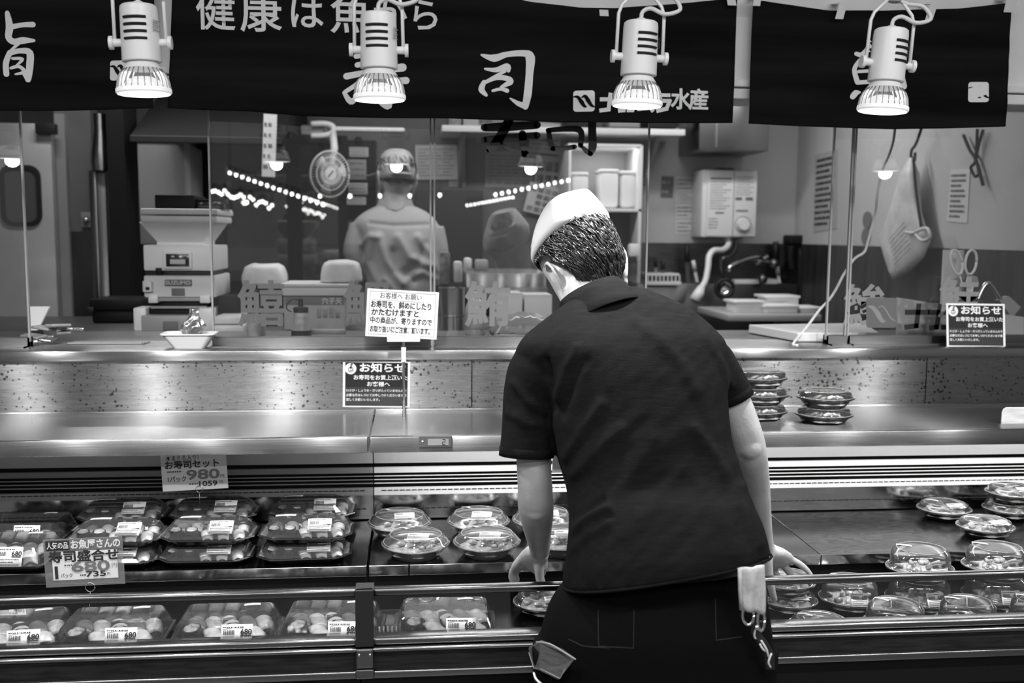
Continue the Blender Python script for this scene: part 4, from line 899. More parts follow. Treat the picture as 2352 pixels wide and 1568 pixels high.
parts += mk_hand(W, K, (.55, .25, -.55), [[(-.25, .5, -.6), (.05, .6, -.7), (.25, .3, -.8)], [(-.45, .5, -.4), (-.15, .6, -.7), (.1, .3, -.9)], [(-.6, .5, -.1), (-.35, .6, -.5), (-.1, .5, -.8)], [(-.7, .4, .2), (-.5, .5, -.2), (-.3, .5, -.6)]], None, onY(1238, 1296, 2.185), [(.1, .1, -.9), (.55, .0, -.75), (.9, .0, -.25)], k=1.12, r0=.0098)
# right hand: reaching down to the lid of a pack
W = onY(1757, 1264, 2.19); K = onY(1786, 1296, 2.215)
parts += mk_hand(W, K, (.62, -.35, .42), [[(.25, .25, -.8), (.15, .2, -.9), (.05, .1, -1)], [(.4, .25, -.75), (.3, .15, -.9), (.2, .05, -1)], [(.6, .2, -.7), (.5, .1, -.8), (.35, 0, -.95)], [(.8, .1, -.5), (.75, .05, -.7), (.6, 0, -.85)]], None, onY(1764, 1284, 2.17), [(.1, .0, -.9), (.2, .05, -.9), (.3, .1, -.9)], wr=.0225, k=1.08, r0=.0095)
body = remesh(parts, 'body', 'skin', .0038, 3, man)
# hair
def hair_shell(Mx, lowz, k=1, strands=2600, seed=3):
    q = MB(); rr_ = random.Random(seed); tab = [(-.075, .05, .02, -.066), (-.06, .062, .02, -.078), (-.035, .073, .03, -.095), (0, .0795, .06, -.105), (.035, .084, .092, -.109), (.07, .08, .10, -.104), (.1, .058, .074, -.082), (.117, .03, .036, -.044), (.124, .006, .006, -.012)]
    def P(th, z):
        for a, b in zip(tab, tab[1:]):
            if z <= b[0]: t = (z-a[0])/(b[0]-a[0]); w, fr, bk = [a[i]+(b[i]-a[i])*t for i in (1, 2, 3)]; break
        else: w, fr, bk = tab[-1][1:]
        return Vector((w*math.cos(th), (fr+bk)/2+(fr-bk)/2*math.sin(th), z))
    def edge(th):   # lower hairline: nape low, temples above the ear, forehead high
        b = -math.sin(th); return lowz if b > .55 else (lowz+(.03-lowz)*((.55-b)/.4) if b > .15 else .03+.03*(max(0, .15-b)))
    rings = []
    for j in range(17):
        row = []
        for i in range(48):
            th = 2*PI*i/48; e = edge(th); row.append(P(th, e+(.122-e)*(j/16)))
        rings.append(row)
    q.loft(rings)
    for i in range(strands):
        th = rr_.uniform(0, 2*PI); e = edge(th); z = e+(.118-e)*rr_.random()**.8; L = rr_.uniform(.018, .034); pts = []; sw = rr_.uniform(-.25, .25)
        for s in range(5):
            u = s/4; zz = max(z-L*u, e-.007); p = P(th+sw*u*.5+.12*u, max(zz, -.074)); p.z = zz; c = Vector((0, -.005, zz)); d = (p-c).normalized(); pts.append(p+d*(.0015+.0045*math.sin(u*2.3)*rr_.uniform(.5, 1.2)))
        q.tube(pts, [.0013, .0016, .0014, .001, .0003], 4)
    bmesh.ops.transform(q.bm, matrix=Mx @ Matrix.Scale(k, 4), verts=q.bm.verts[:]); return q
kid(hair_shell(HM, -.072), 'hair', 'hair', man, smooth=2)
# white cap: stiff band with a pinched flat crown
b = MB(); rows = []
for j, (z, w, d, cy_) in enumerate(((.0, .0895, .108, 0), (.016, .0895, .108, 0), (.036, .080, .104, -.002), (.054, .069, .096, -.008), (.07, .058, .086, -.014))):
    row = []
    for i in range(56):
        t = 2*PI*i/56; pw = 1-.09*j; x = w*math.copysign(abs(math.cos(t))**pw, math.cos(t)); y = cy_+d*math.copysign(abs(math.sin(t))**pw, math.sin(t)); lift = -.006*max(0, math.sin(t))*(j/4)
        row.append(Vector((x, y-.004, .047+z+lift-.05*y*(1-.4*j/4))))
    rows.append(row)
b.loft(rows, caps=False); top = rows[-1]; c = Vector((0, -.014, .113)); n = len(top)
inner = [c.lerp(p, .55)+Vector((0, 0, -.004+.012*(abs(p.y)/.1))) for p in top]
b.loft([top, inner, [c+Vector((p.x*.02, p.y*.4, -.002)) for p in top]], caps=False)
b.bm.faces.new([v for v in b.bm.verts][-n:])
bmesh.ops.transform(b.bm, matrix=HM, verts=b.bm.verts[:])
cp_ = kid(b, 'cap', 'cap_white', man, smooth=True, angle=50); s = cp_.modifiers.new('s', 'SOLIDIFY'); s.thickness = .0015
# polo shirt
sp_ = [MB().loft(stations(TS, p=2.5))]
sl, sr = limb([(1275, 826, 1.99, .045), (1242, 856, 1.985, .066), (1220, 905, 1.98, .057), (1213, 970, 1.972, .053), (1209, 1046, 1.965, .0545)]); q = MB(); q.tube(sl, sr, 28); sp_.append(q)
sl2, sr2 = limb([(1590, 815, 2.0, .045), (1626, 832, 2.0, .054), (1655, 868, 2.0, .048), (1672, 893, 2.0, .0455), (1683, 917, 2.0, .044)]); q = MB(); q.tube(sl2, sr2, 28); sp_.append(q)
shirt = remesh(sp_, 'polo_shirt', 'polo', .0045, 6, man)
folds = [([(1323, 800), (1300, 850), (1278, 915)], 12, .009), ([(1457, 736), (1510, 780), (1565, 835), (1600, 900)], 16, .006), ([(1381, 930), (1340, 985), (1300, 1050)], 13, .008), ([(1424, 985), (1370, 1035), (1318, 1090)], 15, .006), ([(1594, 985), (1640, 1040), (1668, 1095), (1690, 1160)], 14, .007), ([(1400, 1172), (1360, 1190), (1322, 1218)], 10, .011), ([(1396, 1205), (1350, 1232), (1310, 1265)], 12, .006), ([(1700, 1120), (1722, 1190), (1742, 1250)], 13, .006), ([(1500, 1010), (1450, 1090), (1400, 1150), (1340, 1200)], 22, .006), ([(1560, 1080), (1500, 1160), (1430, 1230)], 20, .004), ([(1610, 1120), (1660, 1200), (1690, 1270)], 20, .004), ([(1180, 880), (1210, 920), (1250, 945)], 10, .006), ([(1170, 950), (1215, 975), (1262, 980)], 12, .005), ([(1620, 770), (1655, 830), (1678, 885)], 9, .004), ([(1350, 800), (1330, 900), (1312, 980)], 18, .005), ([(1255, 830), (1266, 880), (1268, 940)], 10, -.010), ([(1385, 1150), (1350, 1172), (1318, 1190)], 9, -.007), ([(1345, 830), (1318, 880), (1295, 950)], 10, -.006)]
def ffold(p, n):
    if p.y > 2.2: return 0
    x, y = proj(p); d = 0; fc = max(0, min(1, (-n.y+.2)*1.5))
    for pl, w_, a in folds:
        s_ = seg_d(x, y, pl)
        if s_ < w_*2.6: d += a*math.exp(-(s_/w_)**2)
    d += .0028*noise.noise(Vector((x*.012+y*.008, y*.006-x*.004, 2)))+.0016*noise.noise(Vector((x*.03+y*.03, y*.012-x*.012, 5)))
    return d*fc
displace(shirt, ffold)
# hems: stitched bands at the bottom and cuffs
hm = stations(TS, p=2.5)
b = MB(); b.tube(hm[0]+[hm[0][0]], .0028, 6, caps=False); kid(b, 'hem', 'polo', man, smooth=2)
for P_, R_, nm in ((sl, sr, 'cuff'), (sl2, sr2, 'cuff')):
    d = (P_[-1]-P_[-3]).normalized(); a = d.orthogonal().normalized(); c_ = d.cross(a); b = MB()
    b.loft([[P_[-1]+d*z+(a*math.cos(2*PI*i/32)+c_*math.sin(2*PI*i/32))*(R_[-1]+o_) for i in range(32)] for z, o_ in ((-.018, -.001), (-.017, .0012), (.001, .0016), (.002, -.001), (-.01, -.004))], caps=False); kid(b, nm, 'polo', man, smooth=2)
# collar: stand and fall
cc = onY(1371, 702, 2.05); ax = Vector((-.36, .42, .8)).normalized(); rx = (Vector((1, .05, .15))-ax*ax.dot(Vector((1, .05, .15)))).normalized(); fy = ax.cross(rx)
b = MB(); rows = []
for z, r_, in ((-.03, .09), (-.012, .082), (.008, .074), (.026, .0685), (.034, .066), (.036, .063), (.03, .061), (.0, .064)):
    rows.append([cc+ax*(z+.004*math.sin(t))+rx*r_*math.cos(t)*1.02+fy*(r_*.95*math.sin(t)) for t in [2*PI*i/48 for i in range(48)]])
b.loft(rows, caps=False); kid(b, 'collar', 'polo', man, smooth=2)
b = MB(); rows = []
for z, r_ in ((-.036, .0985), (-.034, .0998), (-.014, .0868), (.015, .0755), (.0345, .0685)):
    rows.append([cc+ax*(z+.004*math.sin(t)-.006*math.cos(t-.6)*(1 if z < 0 else .2))+rx*r_*math.cos(t)*1.02+fy*(r_*.95*math.sin(t)) for t in [2*PI*i/48 for i in range(48)]])
b.loft(rows, caps=False); o = kid(b, 'collar_fall', 'polo', man, smooth=2); s = o.modifiers.new('s', 'SOLIDIFY'); s.thickness = .002
# trousers
tp = [MB().loft(stations(HS, p=2.5))]
for hp, kn, ank in legs:
    q = MB(); q.tube(catmull([hp+Vector((0, 0, .05)), kn, ank+Vector((0, 0, -.03))], 6), [v.x for v in catmull([(.115, 0, 0), (.085, 0, 0), (.072, 0, 0)], 6)], 24); tp.append(q)
tro = remesh(tp, 'trousers', 'trousers', .006, 5, man)
for hp, kn, ank in legs:
    b = MB(); rows = []
    for z, k in ((0, 1), (.02, 1.03), (.05, .92), (.075, .6), (.09, .42)): rows.append([Vector((ank.x+.05*k*math.cos(t), 1.70+(.02 if z > .06 else .03)+.14*(k if z < .06 else k*.7)*math.sin(t)-(.04 if z > .06 else 0), z+.002)) for t in [2*PI*i/28 for i in range(28)]])
    b.loft(rows); kid(b, 'shoe', 'black', man, smooth=True)
def drape(o, x, y, off=.0008):
    d = ray(x, y).normalized(); ok, loc, nn, _ = o.ray_cast(Vector((0, 0, H)), d)
    return (loc-d*off) if ok else onY(x, y, 1.66)
def dline(o, pl, n=8): return [drape(o, a[0]+(b_[0]-a[0])*i/n, a[1]+(b_[1]-a[1])*i/n) for a, b_ in zip(pl, pl[1:]) for i in range(n+1)]
# seat pocket stitching
for pl in ([(1374, 1400), (1374, 1440), (1375, 1484), (1455, 1488), (1456, 1400)], [(1306, 1468), (1340, 1484), (1400, 1488)], [(1643, 1375), (1645, 1470), (1705, 1462)]):
    b = MB(); b.tube(dline(tro, pl), .0007, 5); kid(b, 'stitching', 'stitch_dark', man)
mat('stitch_dark', .014, .8)
# side pocket flap (left)
fl = [onY(x, y, Y) for x, y, Y in ((1213, 1490, 1.80), (1240, 1474, 1.74), (1290, 1496, 1.67), (1318, 1516, 1.64), (1300, 1538, 1.635), (1282, 1562, 1.64), (1240, 1540, 1.70), (1228, 1538, 1.75))]
b = MB(); b.prism(fl, (.004, .012, 0)); kid(b, 'pocket_flap', 'denim', man, bevel=.002)
b = MB(); b.tube([p+Vector((-.0006, -.002, 0)) for p in [fl[0].lerp(fl[7], .15)*1, fl[7].lerp(fl[0], .1), fl[6].lerp(fl[1], .1), fl[5].lerp(fl[3], .12), fl[4].lerp(fl[2], .1)]], .0006, 5); kid(b, 'stitching', 'stitch', man)
b = MB(); b.tube(catmull([onY(1232, 1474, 1.72), onY(1262, 1478, 1.68), onY(1300, 1500, 1.655), onY(1322, 1514, 1.64)], 4), .0012, 6); kid(b, 'pocket_welt', 'stitch', man)
b = MB(); b.tube(catmull([onY(1226, 1545, 1.72), onY(1232, 1560, 1.70), onY(1250, 1576, 1.67)], 5), .002, 6); kid(b, 'pocket_edge', 'plastic_white', man, smooth=2)
# things hanging at the right hip
mat('rag', .42, .8, var=.2, vscale=40, bump=.4, bscale=120)
p0 = onY(1728, 1408, 1.63); t = thing('cleaning_rag', 'pale folded rag hanging from the back pocket at the right hip', 'rag', p0)
P4 = [onY(x, y, 1.63) for x, y in ((1699, 1306), (1757, 1300), (1754, 1411), (1703, 1400))]
b = MB(); rows = []
for j in range(10):
    v = j/9; rows.append([P4[0].lerp(P4[1], u/8).lerp(P4[3].lerp(P4[2], u/8), v)+Vector((0, .004*math.sin(u*1.1+v*2)-.002*v, 0)) for u in range(9)])
b.loft(rows, closed=False); o = kid(b, 'cloth', 'rag', t, smooth=2); s = o.modifiers.new('s', 'SOLIDIFY'); s.thickness = .006; s.offset = 1
b = MB(); b.tube([P4[0], P4[0].lerp(P4[3], .5)+Vector((-.001, 0, 0)), P4[3]], .0035, 8); kid(b, 'folded_edge', 'rag', t, smooth=2)
t = thing('scissors', 'metal scissors dangling beneath the pale rag at the right hip', 'scissors', onY(1720, 1430, 1.63))
for (cx_, cy2, rx_, ry_) in ((1718, 1412, 13, 22), (1748, 1424, 8, 24)):
    b = MB(); b.tube([onY(cx_+rx_*math.cos(2*PI*i/20), cy2+ry_*math.sin(2*PI*i/20), 1.632) for i in range(21)], .0028, 8); kid(b, 'handle_loop', 'chrome', t, smooth=2)
b = MB(); b.sph(onY(1738, 1440, 1.63), .005); kid(b, 'pivot', 'chrome', t, smooth=2)
t = thing('hip_strap', 'dark patterned strap hanging at the right hip beside the trousers', 'strap', onY(1768, 1530, 1.66))
b = MB(); pts = catmull([onY(1742, 1425, 1.645), onY(1735, 1450, 1.645), (onY(1752, 1475, 1.645)), onY(1765, 1500, 1.65), onY(1768, 1535, 1.66)], 5)
rows = [[p+Vector((w_, 0, .0)) for w_ in (-.009, -.003, .003, .009)] for p in pts]; b.loft(rows, closed=False); o = kid(b, 'webbing', 'rubber', t, smooth=2); s = o.modifiers.new('s', 'SOLIDIFY'); s.thickness = .003
for k, (x0, y0, x1, y1, x2, y2) in enumerate(((1735, 1444, 1733, 1462, 1742, 1470), (1748, 1470, 1760, 1490, 1765, 1508), (1745, 1478, 1752, 1490, 1760, 1496), (1772, 1500, 1765, 1520, 1770, 1532))):
    b = MB(); b.tube(catmull([onY(x0, y0, 1.641), onY(x1, y1, 1.641), onY(x2, y2, 1.648)], 4), .0018, 6); kid(b, 'strap_trim', 'plastic_white', t, smooth=2)
# ------------------------------------------------------------------ kitchen worker seen from behind
WY = 4.6
wk = thing('person', 'person in a pale work shirt and grey cap seen from behind through the glass', 'person', (onY(910, 650, WY).x, WY, 0))
WM = frame(onY(910, 408, WY), (-.25, 1, -.08), (.03, .05, 1))
wp = head_parts(WM)
q = MB(); q.tube([onY(908, 430, WY), onY(908, 490, WY-.02)], [.055, .065], 20); wp.append(q)
WS = [((848, 1010), (1000, 1010), WY, .24), ((842, 850), (1005, 850), WY, .24), ((846, 720), (1004, 720), WY, .25), ((840, 620), (1008, 620), WY, .26), ((830, 560), (1012, 560), WY, .26), ((812, 515), (1008, 518), WY, .22), ((832, 490), (985, 490), WY, .17), ((866, 472), (950, 472), WY, .13)]
wp.append(MB().loft(stations([((l[0]+8, l[1]), (r[0]-8, r[1]), Y, t_-.03) for l, r, Y, t_ in WS])))
fx = onY(910, 650, WY).x
for s in (-1, 1):
    q = MB(); q.tube([(fx+s*.09, WY, .95), (fx+s*.1, WY, .5), (fx+s*.1, WY+.02, .06)], [.085, .06, .045], 16); q.sph((fx+s*.1, WY+.07, .05), (.045, .13, .045)); wp.append(q)
arms = []
for pts in ([(832, 522, WY, .052), (815, 580, WY-.02, .048), (836, 622, WY+.02, .042), (842, 640, WY+.16, .034), (850, 640, WY+.26, .026)], [(992, 525, WY, .052), (1006, 590, WY, .046), (1000, 640, WY+.06, .042), (985, 640, WY+.2, .03), (975, 640, WY+.28, .026)]):
    P_, R_ = limb(pts); arms.append((P_, R_)); q = MB(); q.tube(P_, [r_*.8 for r_ in R_], 16); wp.append(q)
    d = Vector((0, 1, -.15)); wp += mk_hand(P_[-1], P_[-1]+Vector((0, .085, -.02)), (1, 0, 0), [[(0, .8, -.4), (0, .5, -.8), (0, .1, -1)]]*4, None, P_[-1]+Vector((.02, .03, 0)), [(.4, .8, -.2), (.2, .9, -.3), (0, .9, -.4)])
remesh(wp, 'body', 'skin', .006, 3, wk)
q = [MB().loft(stations(WS, p=2.4))]
for P_, R_ in arms: k = MB(); k.tube(P_[:13], [r_*1.12 for r_ in R_[:13]], 20); q.append(k)
ws = remesh(q, 'work_shirt', 'work_shirt', .0065, 5, wk)
wf = [([(850, 512), (905, 518), (985, 515)], 5, -.012), ([(870, 545), (890, 600), (925, 650)], 10, .03), ([(915, 545), (940, 590), (985, 610)], 10, .03), ([(960, 545), (985, 580), (1000, 620)], 9, .025), ([(855, 545), (845, 600), (870, 650)], 9, .02), ([(905, 580), (912, 620), (950, 640)], 12, -.025), ([(830, 560), (850, 540), (870, 545)], 7, .015), ([(940, 640), (970, 625), (1000, 640)], 8, .018), ([(885, 640), (905, 665), (930, 680)], 8, .018), ([(975, 560), (965, 600), (940, 620)], 8, -.018)]
def wfold(p, n):
    x, y = proj(p); d = 0
    for pl, w_, a in wf:
        s_ = seg_d(x, y, pl)
        if s_ < w_*2.6: d += a*.5*math.exp(-(s_/w_)**2)
    return d*max(0, min(1, (-n.y+.2)*1.5))
displace(ws, wfold)
b = MB(); cN = onY(908, 470, WY); b.loft([[cN+Vector((r_*math.cos(t), r_*.9*math.sin(t), z+.008*math.sin(t))) for t in [2*PI*i/32 for i in range(32)]] for z, r_ in ((-.02, .088), (-.015, .09), (.01, .078), (.026, .074), (.03, .07), (.0, .072))], caps=False); kid(b, 'collar', 'work_shirt', wk, smooth=2)
kid(hair_shell(WM, -.03, 1, 400, 5), 'hair', 'hair', wk, smooth=2)
# cap worn with the strap opening at the back
b = MB(); rows = []
for j in range(9):
    v = j/8; z = -.012+.14*math.sin(v*PI/2); k = math.cos(v*PI/2)**.55 if v < 1 else .01
    rows.append([Vector((.090*k*math.cos(t), -.004+.112*k*math.sin(t), z)) for t in [2*PI*i/48 for i in range(48)]])
b.loft(rows); bmesh.ops.transform(b.bm, matrix=WM, verts=b.bm.verts[:]); kid(b, 'cap', 'cap_grey', wk, smooth=2)
b = MB(); op = [Vector((.034*math.cos(a), 0, .016+.034*math.sin(a))) for a in [PI*i/14 for i in range(15)]]
def cap_on(p, o=.0025): # wrap onto the back of the cap
    th = math.asin(max(-1, min(1, p.x/.092))); z = p.z; v = math.asin(max(-1, min(1, (z+.012)/.14)))/(PI/2) if z > -.012 else 0; k = math.cos(v*PI/2)**.55; return Vector(((.090*k+o)*math.sin(th), -.004-(.112*k+o)*math.cos(th), z))
b.loft([[WM @ cap_on(Vector((p.x, 0, .016+(p.z-.016)*k/4))) for p in op] for k in range(5)], closed=False); kid(b, 'strap_opening', 'hair', wk)
b = MB(); b.tube([WM @ cap_on(p, .0035) for p in op], .004, 8); b.tube([WM @ cap_on(Vector((x, 0, .008)), .004) for x in (-.045, -.03, -.015, 0, .015, .03, .045)], .007, 8); kid(b, 'strap', 'cap_grey', wk, smooth=2)
b = MB(); b.loft([[WM @ Vector(((.088+e)*math.cos(t), .03+(.085+e*2)*math.sin(t), .022-.35*max(0, e)+dz)) for e in (0, .02, .045)] for dz in (0,) for t in [PI*.1+PI*.8*i/12 for i in range(13)]], closed=False); o = kid(b, 'cap_brim', 'cap_grey', wk, smooth=2); s = o.modifiers.new('s', 'SOLIDIFY'); s.thickness = .003
for s_ in (-1, 1):
    b = MB(); b.tube(catmull([WM @ Vector((s_*.072, .03, -.02)), WM @ Vector((s_*.088, -.02, .02)), WM @ Vector((s_*.088, -.035, 0)), WM @ Vector((s_*.078, -.01, -.04)), WM @ Vector((s_*.066, .04, -.06))], 4), .003, 6); kid(b, 'mask_strap', 'paper', wk, smooth=2)
b = MB(); b.loft([[WM @ Vector((w_*math.cos(t), .02+d_*math.sin(t), z)) for t in [PI*.08+PI*.84*i/14 for i in range(15)]] for z, w_, d_ in ((-.115, .058, .085), (-.08, .068, .09), (-.04, .073, .094), (-.015, .072, .09))], closed=False); o = kid(b, 'face_mask', 'paper', wk, smooth=2)
b = MB()
for s in (-1, 1): b.tube([(fx+s*.09, WY, 1.0), (fx+s*.1, WY, .5), (fx+s*.1, WY+.02, .1)], [.12, .085, .075], 20)
remesh([b], 'work_trousers', 'trousers', .01, 3, wk)
# ================================================================== KITCHEN BEHIND THE GLASS
BY = 5.4; RX = 2.106; ZW = 1.574
mat('grey_wall', .16, .6, var=.15, vscale=4); mat('far_wall', .22, .7, var=.5, vscale=2); mat('hood_dark', .012, .6, spec=.2); mat('cabinet_white', .6, .4); mat('tub', .8, .35, sss=.1); mat('carton', .4, .7)
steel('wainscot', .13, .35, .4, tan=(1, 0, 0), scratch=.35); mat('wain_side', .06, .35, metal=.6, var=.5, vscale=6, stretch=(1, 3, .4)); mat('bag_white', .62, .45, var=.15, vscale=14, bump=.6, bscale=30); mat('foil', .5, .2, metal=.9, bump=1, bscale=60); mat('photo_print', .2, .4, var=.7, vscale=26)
xr0 = onY(1478, 400, BY).x; xw0, xw1 = onY(470, 450, BY).x, onY(786, 450, BY).x; zt, zb = onY(800, 326, BY).z, onY(800, 655, BY).z
struct(MB().bb((xr0, BY, ZW), (RX+.1, BY+.1, 3)).build('wall_back', 'wall_paint'))
struct(MB().bb((xr0, BY-.005, 0), (RX+.1, BY+.1, ZW)).build('wall_back', 'wainscot'))
struct(MB().bb((xw1, BY, 0), (xr0, BY+.1, 3)).build('wall_back', 'grey_wall'))
struct(MB().bb((xw0, BY, zt), (xw1, BY+.1, 3)).build('wall_back', 'grey_wall')); struct(MB().bb((xw0, BY, 0), (xw1, BY+.1, zb)).build('wall_back', 'dark_wall')); struct(MB().bb((-3.2, BY, 0), (xw0, BY+.1, 3)).build('wall_back', 'grey_wall'))
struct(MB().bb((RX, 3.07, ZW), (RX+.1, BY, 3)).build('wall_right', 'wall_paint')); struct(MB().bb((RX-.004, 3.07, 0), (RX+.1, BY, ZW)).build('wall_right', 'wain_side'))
struct(MB().bb((-3.3, 3.07, 0), (-3.2, BY, 3)).build('wall_left', 'grey_wall'))
w1 = struct(thing('window_1', 'x', 'window', ((xw0+xw1)/2, BY, zb))); del w1['category']; w1['label'] = 'dark-framed interior window behind the worker'
fr = MB(); mx0, mx1 = onY(660, 450, BY).x, onY(690, 450, BY).x
for a, b_ in (((xw0-.03, zb-.03), (xw0+.02, zt+.03)), ((xw1-.02, zb-.03), (xw1+.03, zt+.03)), ((xw0, zt-.02), (xw1, zt+.03)), ((xw0, zb-.03), (xw1, zb+.02)), ((mx0, zb), (mx1, zt))): fr.bb((a[0], BY-.03, a[1]), (b_[0], BY+.05, b_[1]))
kid(fr, 'frame', 'hood_dark', w1); kid(MB().bb((xw0, BY+.02, zb), (xw1, BY+.026, zt)), 'pane', 'glass', w1)
struct(MB().bb((-3, 8.0, 0), (2.5, 8.1, 3)).build('wall_far', 'far_wall'))
def pbox(name, m, x0, y0, x1, y1, Y, d, par=None, r=.004, label=None, smooth=True):
    a, b_ = onY(x0, (y0+y1)/2, Y), onY(x1, (y0+y1)/2, Y); zt_, zb_ = onY((x0+x1)/2, y0, Y).z, onY((x0+x1)/2, y1, Y).z
    zb_ = max(zb_, 1.2706) if 3.42 < Y < 4.2 and zt_ > 1.275 else zb_; zb_ = 0 if y1 >= 1000 else zb_; q = MB(); q.rbox((a.x, Y, zb_), (b_.x, Y+d, zt_), r); return kid(q, name, m, par, smooth=smooth, label=label) if par else q.build(name, m, smooth=smooth)
def th(name, label, cat, x, y, Y, group=None): return thing(name, label, cat, onY(x, y, Y), group=group)
def single(name, m, rect, Y, d, label, cat, group=None, r=.004):
    o = pbox(name, m, *rect, Y, d, None, r); return tag(o, label, cat, group)
def notice(name, label, corners, Y, rows, m='paper', seed=1, cat='notice', group=None, cols=1, dark='print_grey', yo=None):
    t, SH, w, h = card(name, label, cat, corners, Y, m, .0015, group=group, yo=yo)
    S = SH(.002)
    for i in range(rows):
        y = h*(.42-.84*(i+.5)/rows)
        for c in range(cols):
            x0 = -w*.44+w*.88*c/cols; S.scrib(x0, y, x0+w*.88/cols*(.92 if (i*7+seed) % 3 else .6), h*.84/rows*.62, seed+i*5+c)
    S.build('lettering', dark, t); return t
# far room fittings
o = tag(pbox('far_counter', 'cabinet_white', 520, 572, 1150, 1000, 7.0, .5), 'pale counter seen through the interior window', 'counter')
tag(pbox('far_cabinet', 'plastic_grey', 520, 395, 655, 430, 7.6, .4), 'pale wall cabinet seen through the interior window, left pane', 'cabinet')
tag(pbox('far_cabinet', 'plastic_grey', 700, 470, 860, 560, 7.6, .4), 'grey cabinet seen through the interior window below the fan', 'cabinet')
# benches
b = thing('kitchen_bench', 'dark steel kitchen bench behind the ledge carrying the rice machine', 'bench', (-.7, 3.8, 0))
kid(MB().rbox((-2.2, 3.42, 1.235), (.62, 4.2, 1.27), .003), 'worktop', 'steel_dark', b, smooth=True); kid(MB().bb((-2.15, 3.46, .12), (.58, 4.16, 1.235)), 'cabinet_body', 'dark_plastic', b)
for x in (-2.1, .53):
    for y in (3.5, 4.1): kid(MB().bb((x-.02, y-.02, 0), (x+.02, y+.02, .12)), 'leg', 'steel_dark', b)
kid(MB().rbox((-3.0, 3.06, lz1-.03), (RX-.008, 3.36, lz1), .003), 'rear_ledge', 'steel_dark', led, smooth=True)
# steel door
d = struct(thing('door_1', 'x', 'door', onY(60, 800, 4.6))); del d['category']; d['label'] = 'grey steel door with rounded black-framed window at the left'
DYp = 4.6; pbox('leaf', 'steel_door', -90, 282, 130, 1000, DYp, .05, d)
mat('steel_door', .46, .45, metal=.35, var=.12, vscale=5)
wx0, wx1, wz0, wz1 = onY(2, 450, DYp).x, onY(96, 450, DYp).x, onY(50, 519, DYp).z, onY(50, 379, DYp).z
cxx, czz = (wx0+wx1)/2, (wz0+wz1)/2
def rr_ring(w, h, r): return [Vector((cxx+x, DYp-.012, czz+z)) for x, z in rrect(w, h, r, 6)]
q = MB(); W_, H_ = (wx1-wx0)/2, (wz1-wz0)/2; q.loft([[p+Vector((0, .02, 0)) for p in rr_ring(W_, H_, .05)], rr_ring(W_, H_, .05), rr_ring(W_-.018, H_-.018, .036), [p+Vector((0, .02, 0)) for p in rr_ring(W_-.018, H_-.018, .036)]], caps=False); kid(q, 'window_gasket', 'rubber', d)
q = MB(); q.bm.faces.new([q.bm.verts.new(p+Vector((0, .009, 0))) for p in rr_ring(W_-.017, H_-.017, .036)]); kid(q, 'door_window', 'door_pane', d); mat('door_pane', .09, .15)
pbox('door_closer', 'dark_plastic', 80, 283, 126, 307, DYp-.04, .04, d); pbox('door_label', 'paper', 88, 313, 118, 329, DYp-.003, .003, d, .0005)
struct(MB().bb((onY(133, 500, 4.7).x, 4.7, 0), (onY(216, 500, 4.7).x, 4.8, 3)).build('wall_partition', 'grey_wall')); ws_ = MB(); ws_.bb((onY(136, 600, 4.69).x, 4.685, 0), (onY(216, 600, 4.69).x, 4.7, onY(170, 531, 4.69).z)); struct(ws_.build('trim_2', 'wain_side'))
struct(MB().bb((onY(137, 500, 4.68).x, 4.66, 0), (onY(160, 500, 4.68).x, 4.70, onY(150, 262, 4.68).z)).build('trim_3', 'plastic_grey'))
o = th('wall_switch', 'small grey wall switch beside the steel duct', 'switch', 197, 505, 4.68); pbox('plate', 'plastic_grey', 186, 487, 208, 522, 4.68, .015, o); kid(MB().sph(onY(198, 505, 4.676), .016), 'knob', 'chrome', o, smooth=2)
t = th('steel_duct', 'shiny stainless duct with conical neck beside the black pillar', 'duct', 230, 800, 4.5)
c = onY(232, 300, 4.5); q = MB(); z = lambda y: onY(232, y, 4.5).z
q.lathe([(.03, z(262)), (.03, z(300)), (.045, z(345)), (.05, z(370)), (.045, z(392))], 24, (c.x, 4.5, 0)); kid(q, 'neck', 'steel', t, smooth=2)
pbox('casing', 'steel_dark', 214, 392, 252, 1000, 4.5, .1, t); pbox('edge_trim', 'steel', 216, 392, 225, 700, 4.49, .012, t, .002)
struct(MB().bb((onY(251, 500, 4.3).x, 4.3, 0), (onY(291, 500, 4.3).x, 4.5, 3)).build('trim_4', 'black'))
tag(pbox('dark_cabinet', 'dark_plastic', 956, 436, 1108, 1000, 5.2, .19), 'dark upright cabinet against the wall right of the worker', 'cabinet')
t = th('tall_cabinet', 'tall white cabinet behind the rice machine', 'cabinet', 365, 800, 5.0); pbox('door', 'cabinet_white', 294, 331, 437, 562, 5.0, .3, t, .01); pbox('edge_strip', 'plastic_white', 424, 323, 438, 562, 4.985, .015, t, .003); pbox('plinth', 'dark_plastic', 296, 562, 437, 1100, 5.02, .28, t)
t = th('exhaust_hood', 'dark sloping exhaust hood above the rice machine', 'hood', 385, 320, 4.3)
P_ = [onY(285, 255, 4.9), onY(300, 322, 4.3), onY(646, 326, 4.3), onY(646, 255, 4.9)]; q = MB()
q.prism([Vector((P_[1].x, 4.3, P_[1].z)), Vector((P_[1].x, 4.3, P_[1].z+.02)), Vector((P_[1].x, 4.9, P_[1].z+.3)), Vector((P_[1].x, 5.35, P_[1].z+.3)), Vector((P_[1].x, 5.35, P_[1].z+.1)), Vector((P_[1].x, 4.6, P_[1].z+.08))], (P_[2].x-P_[1].x, 0, 0)); kid(q, 'canopy', 'hood_dark', t)
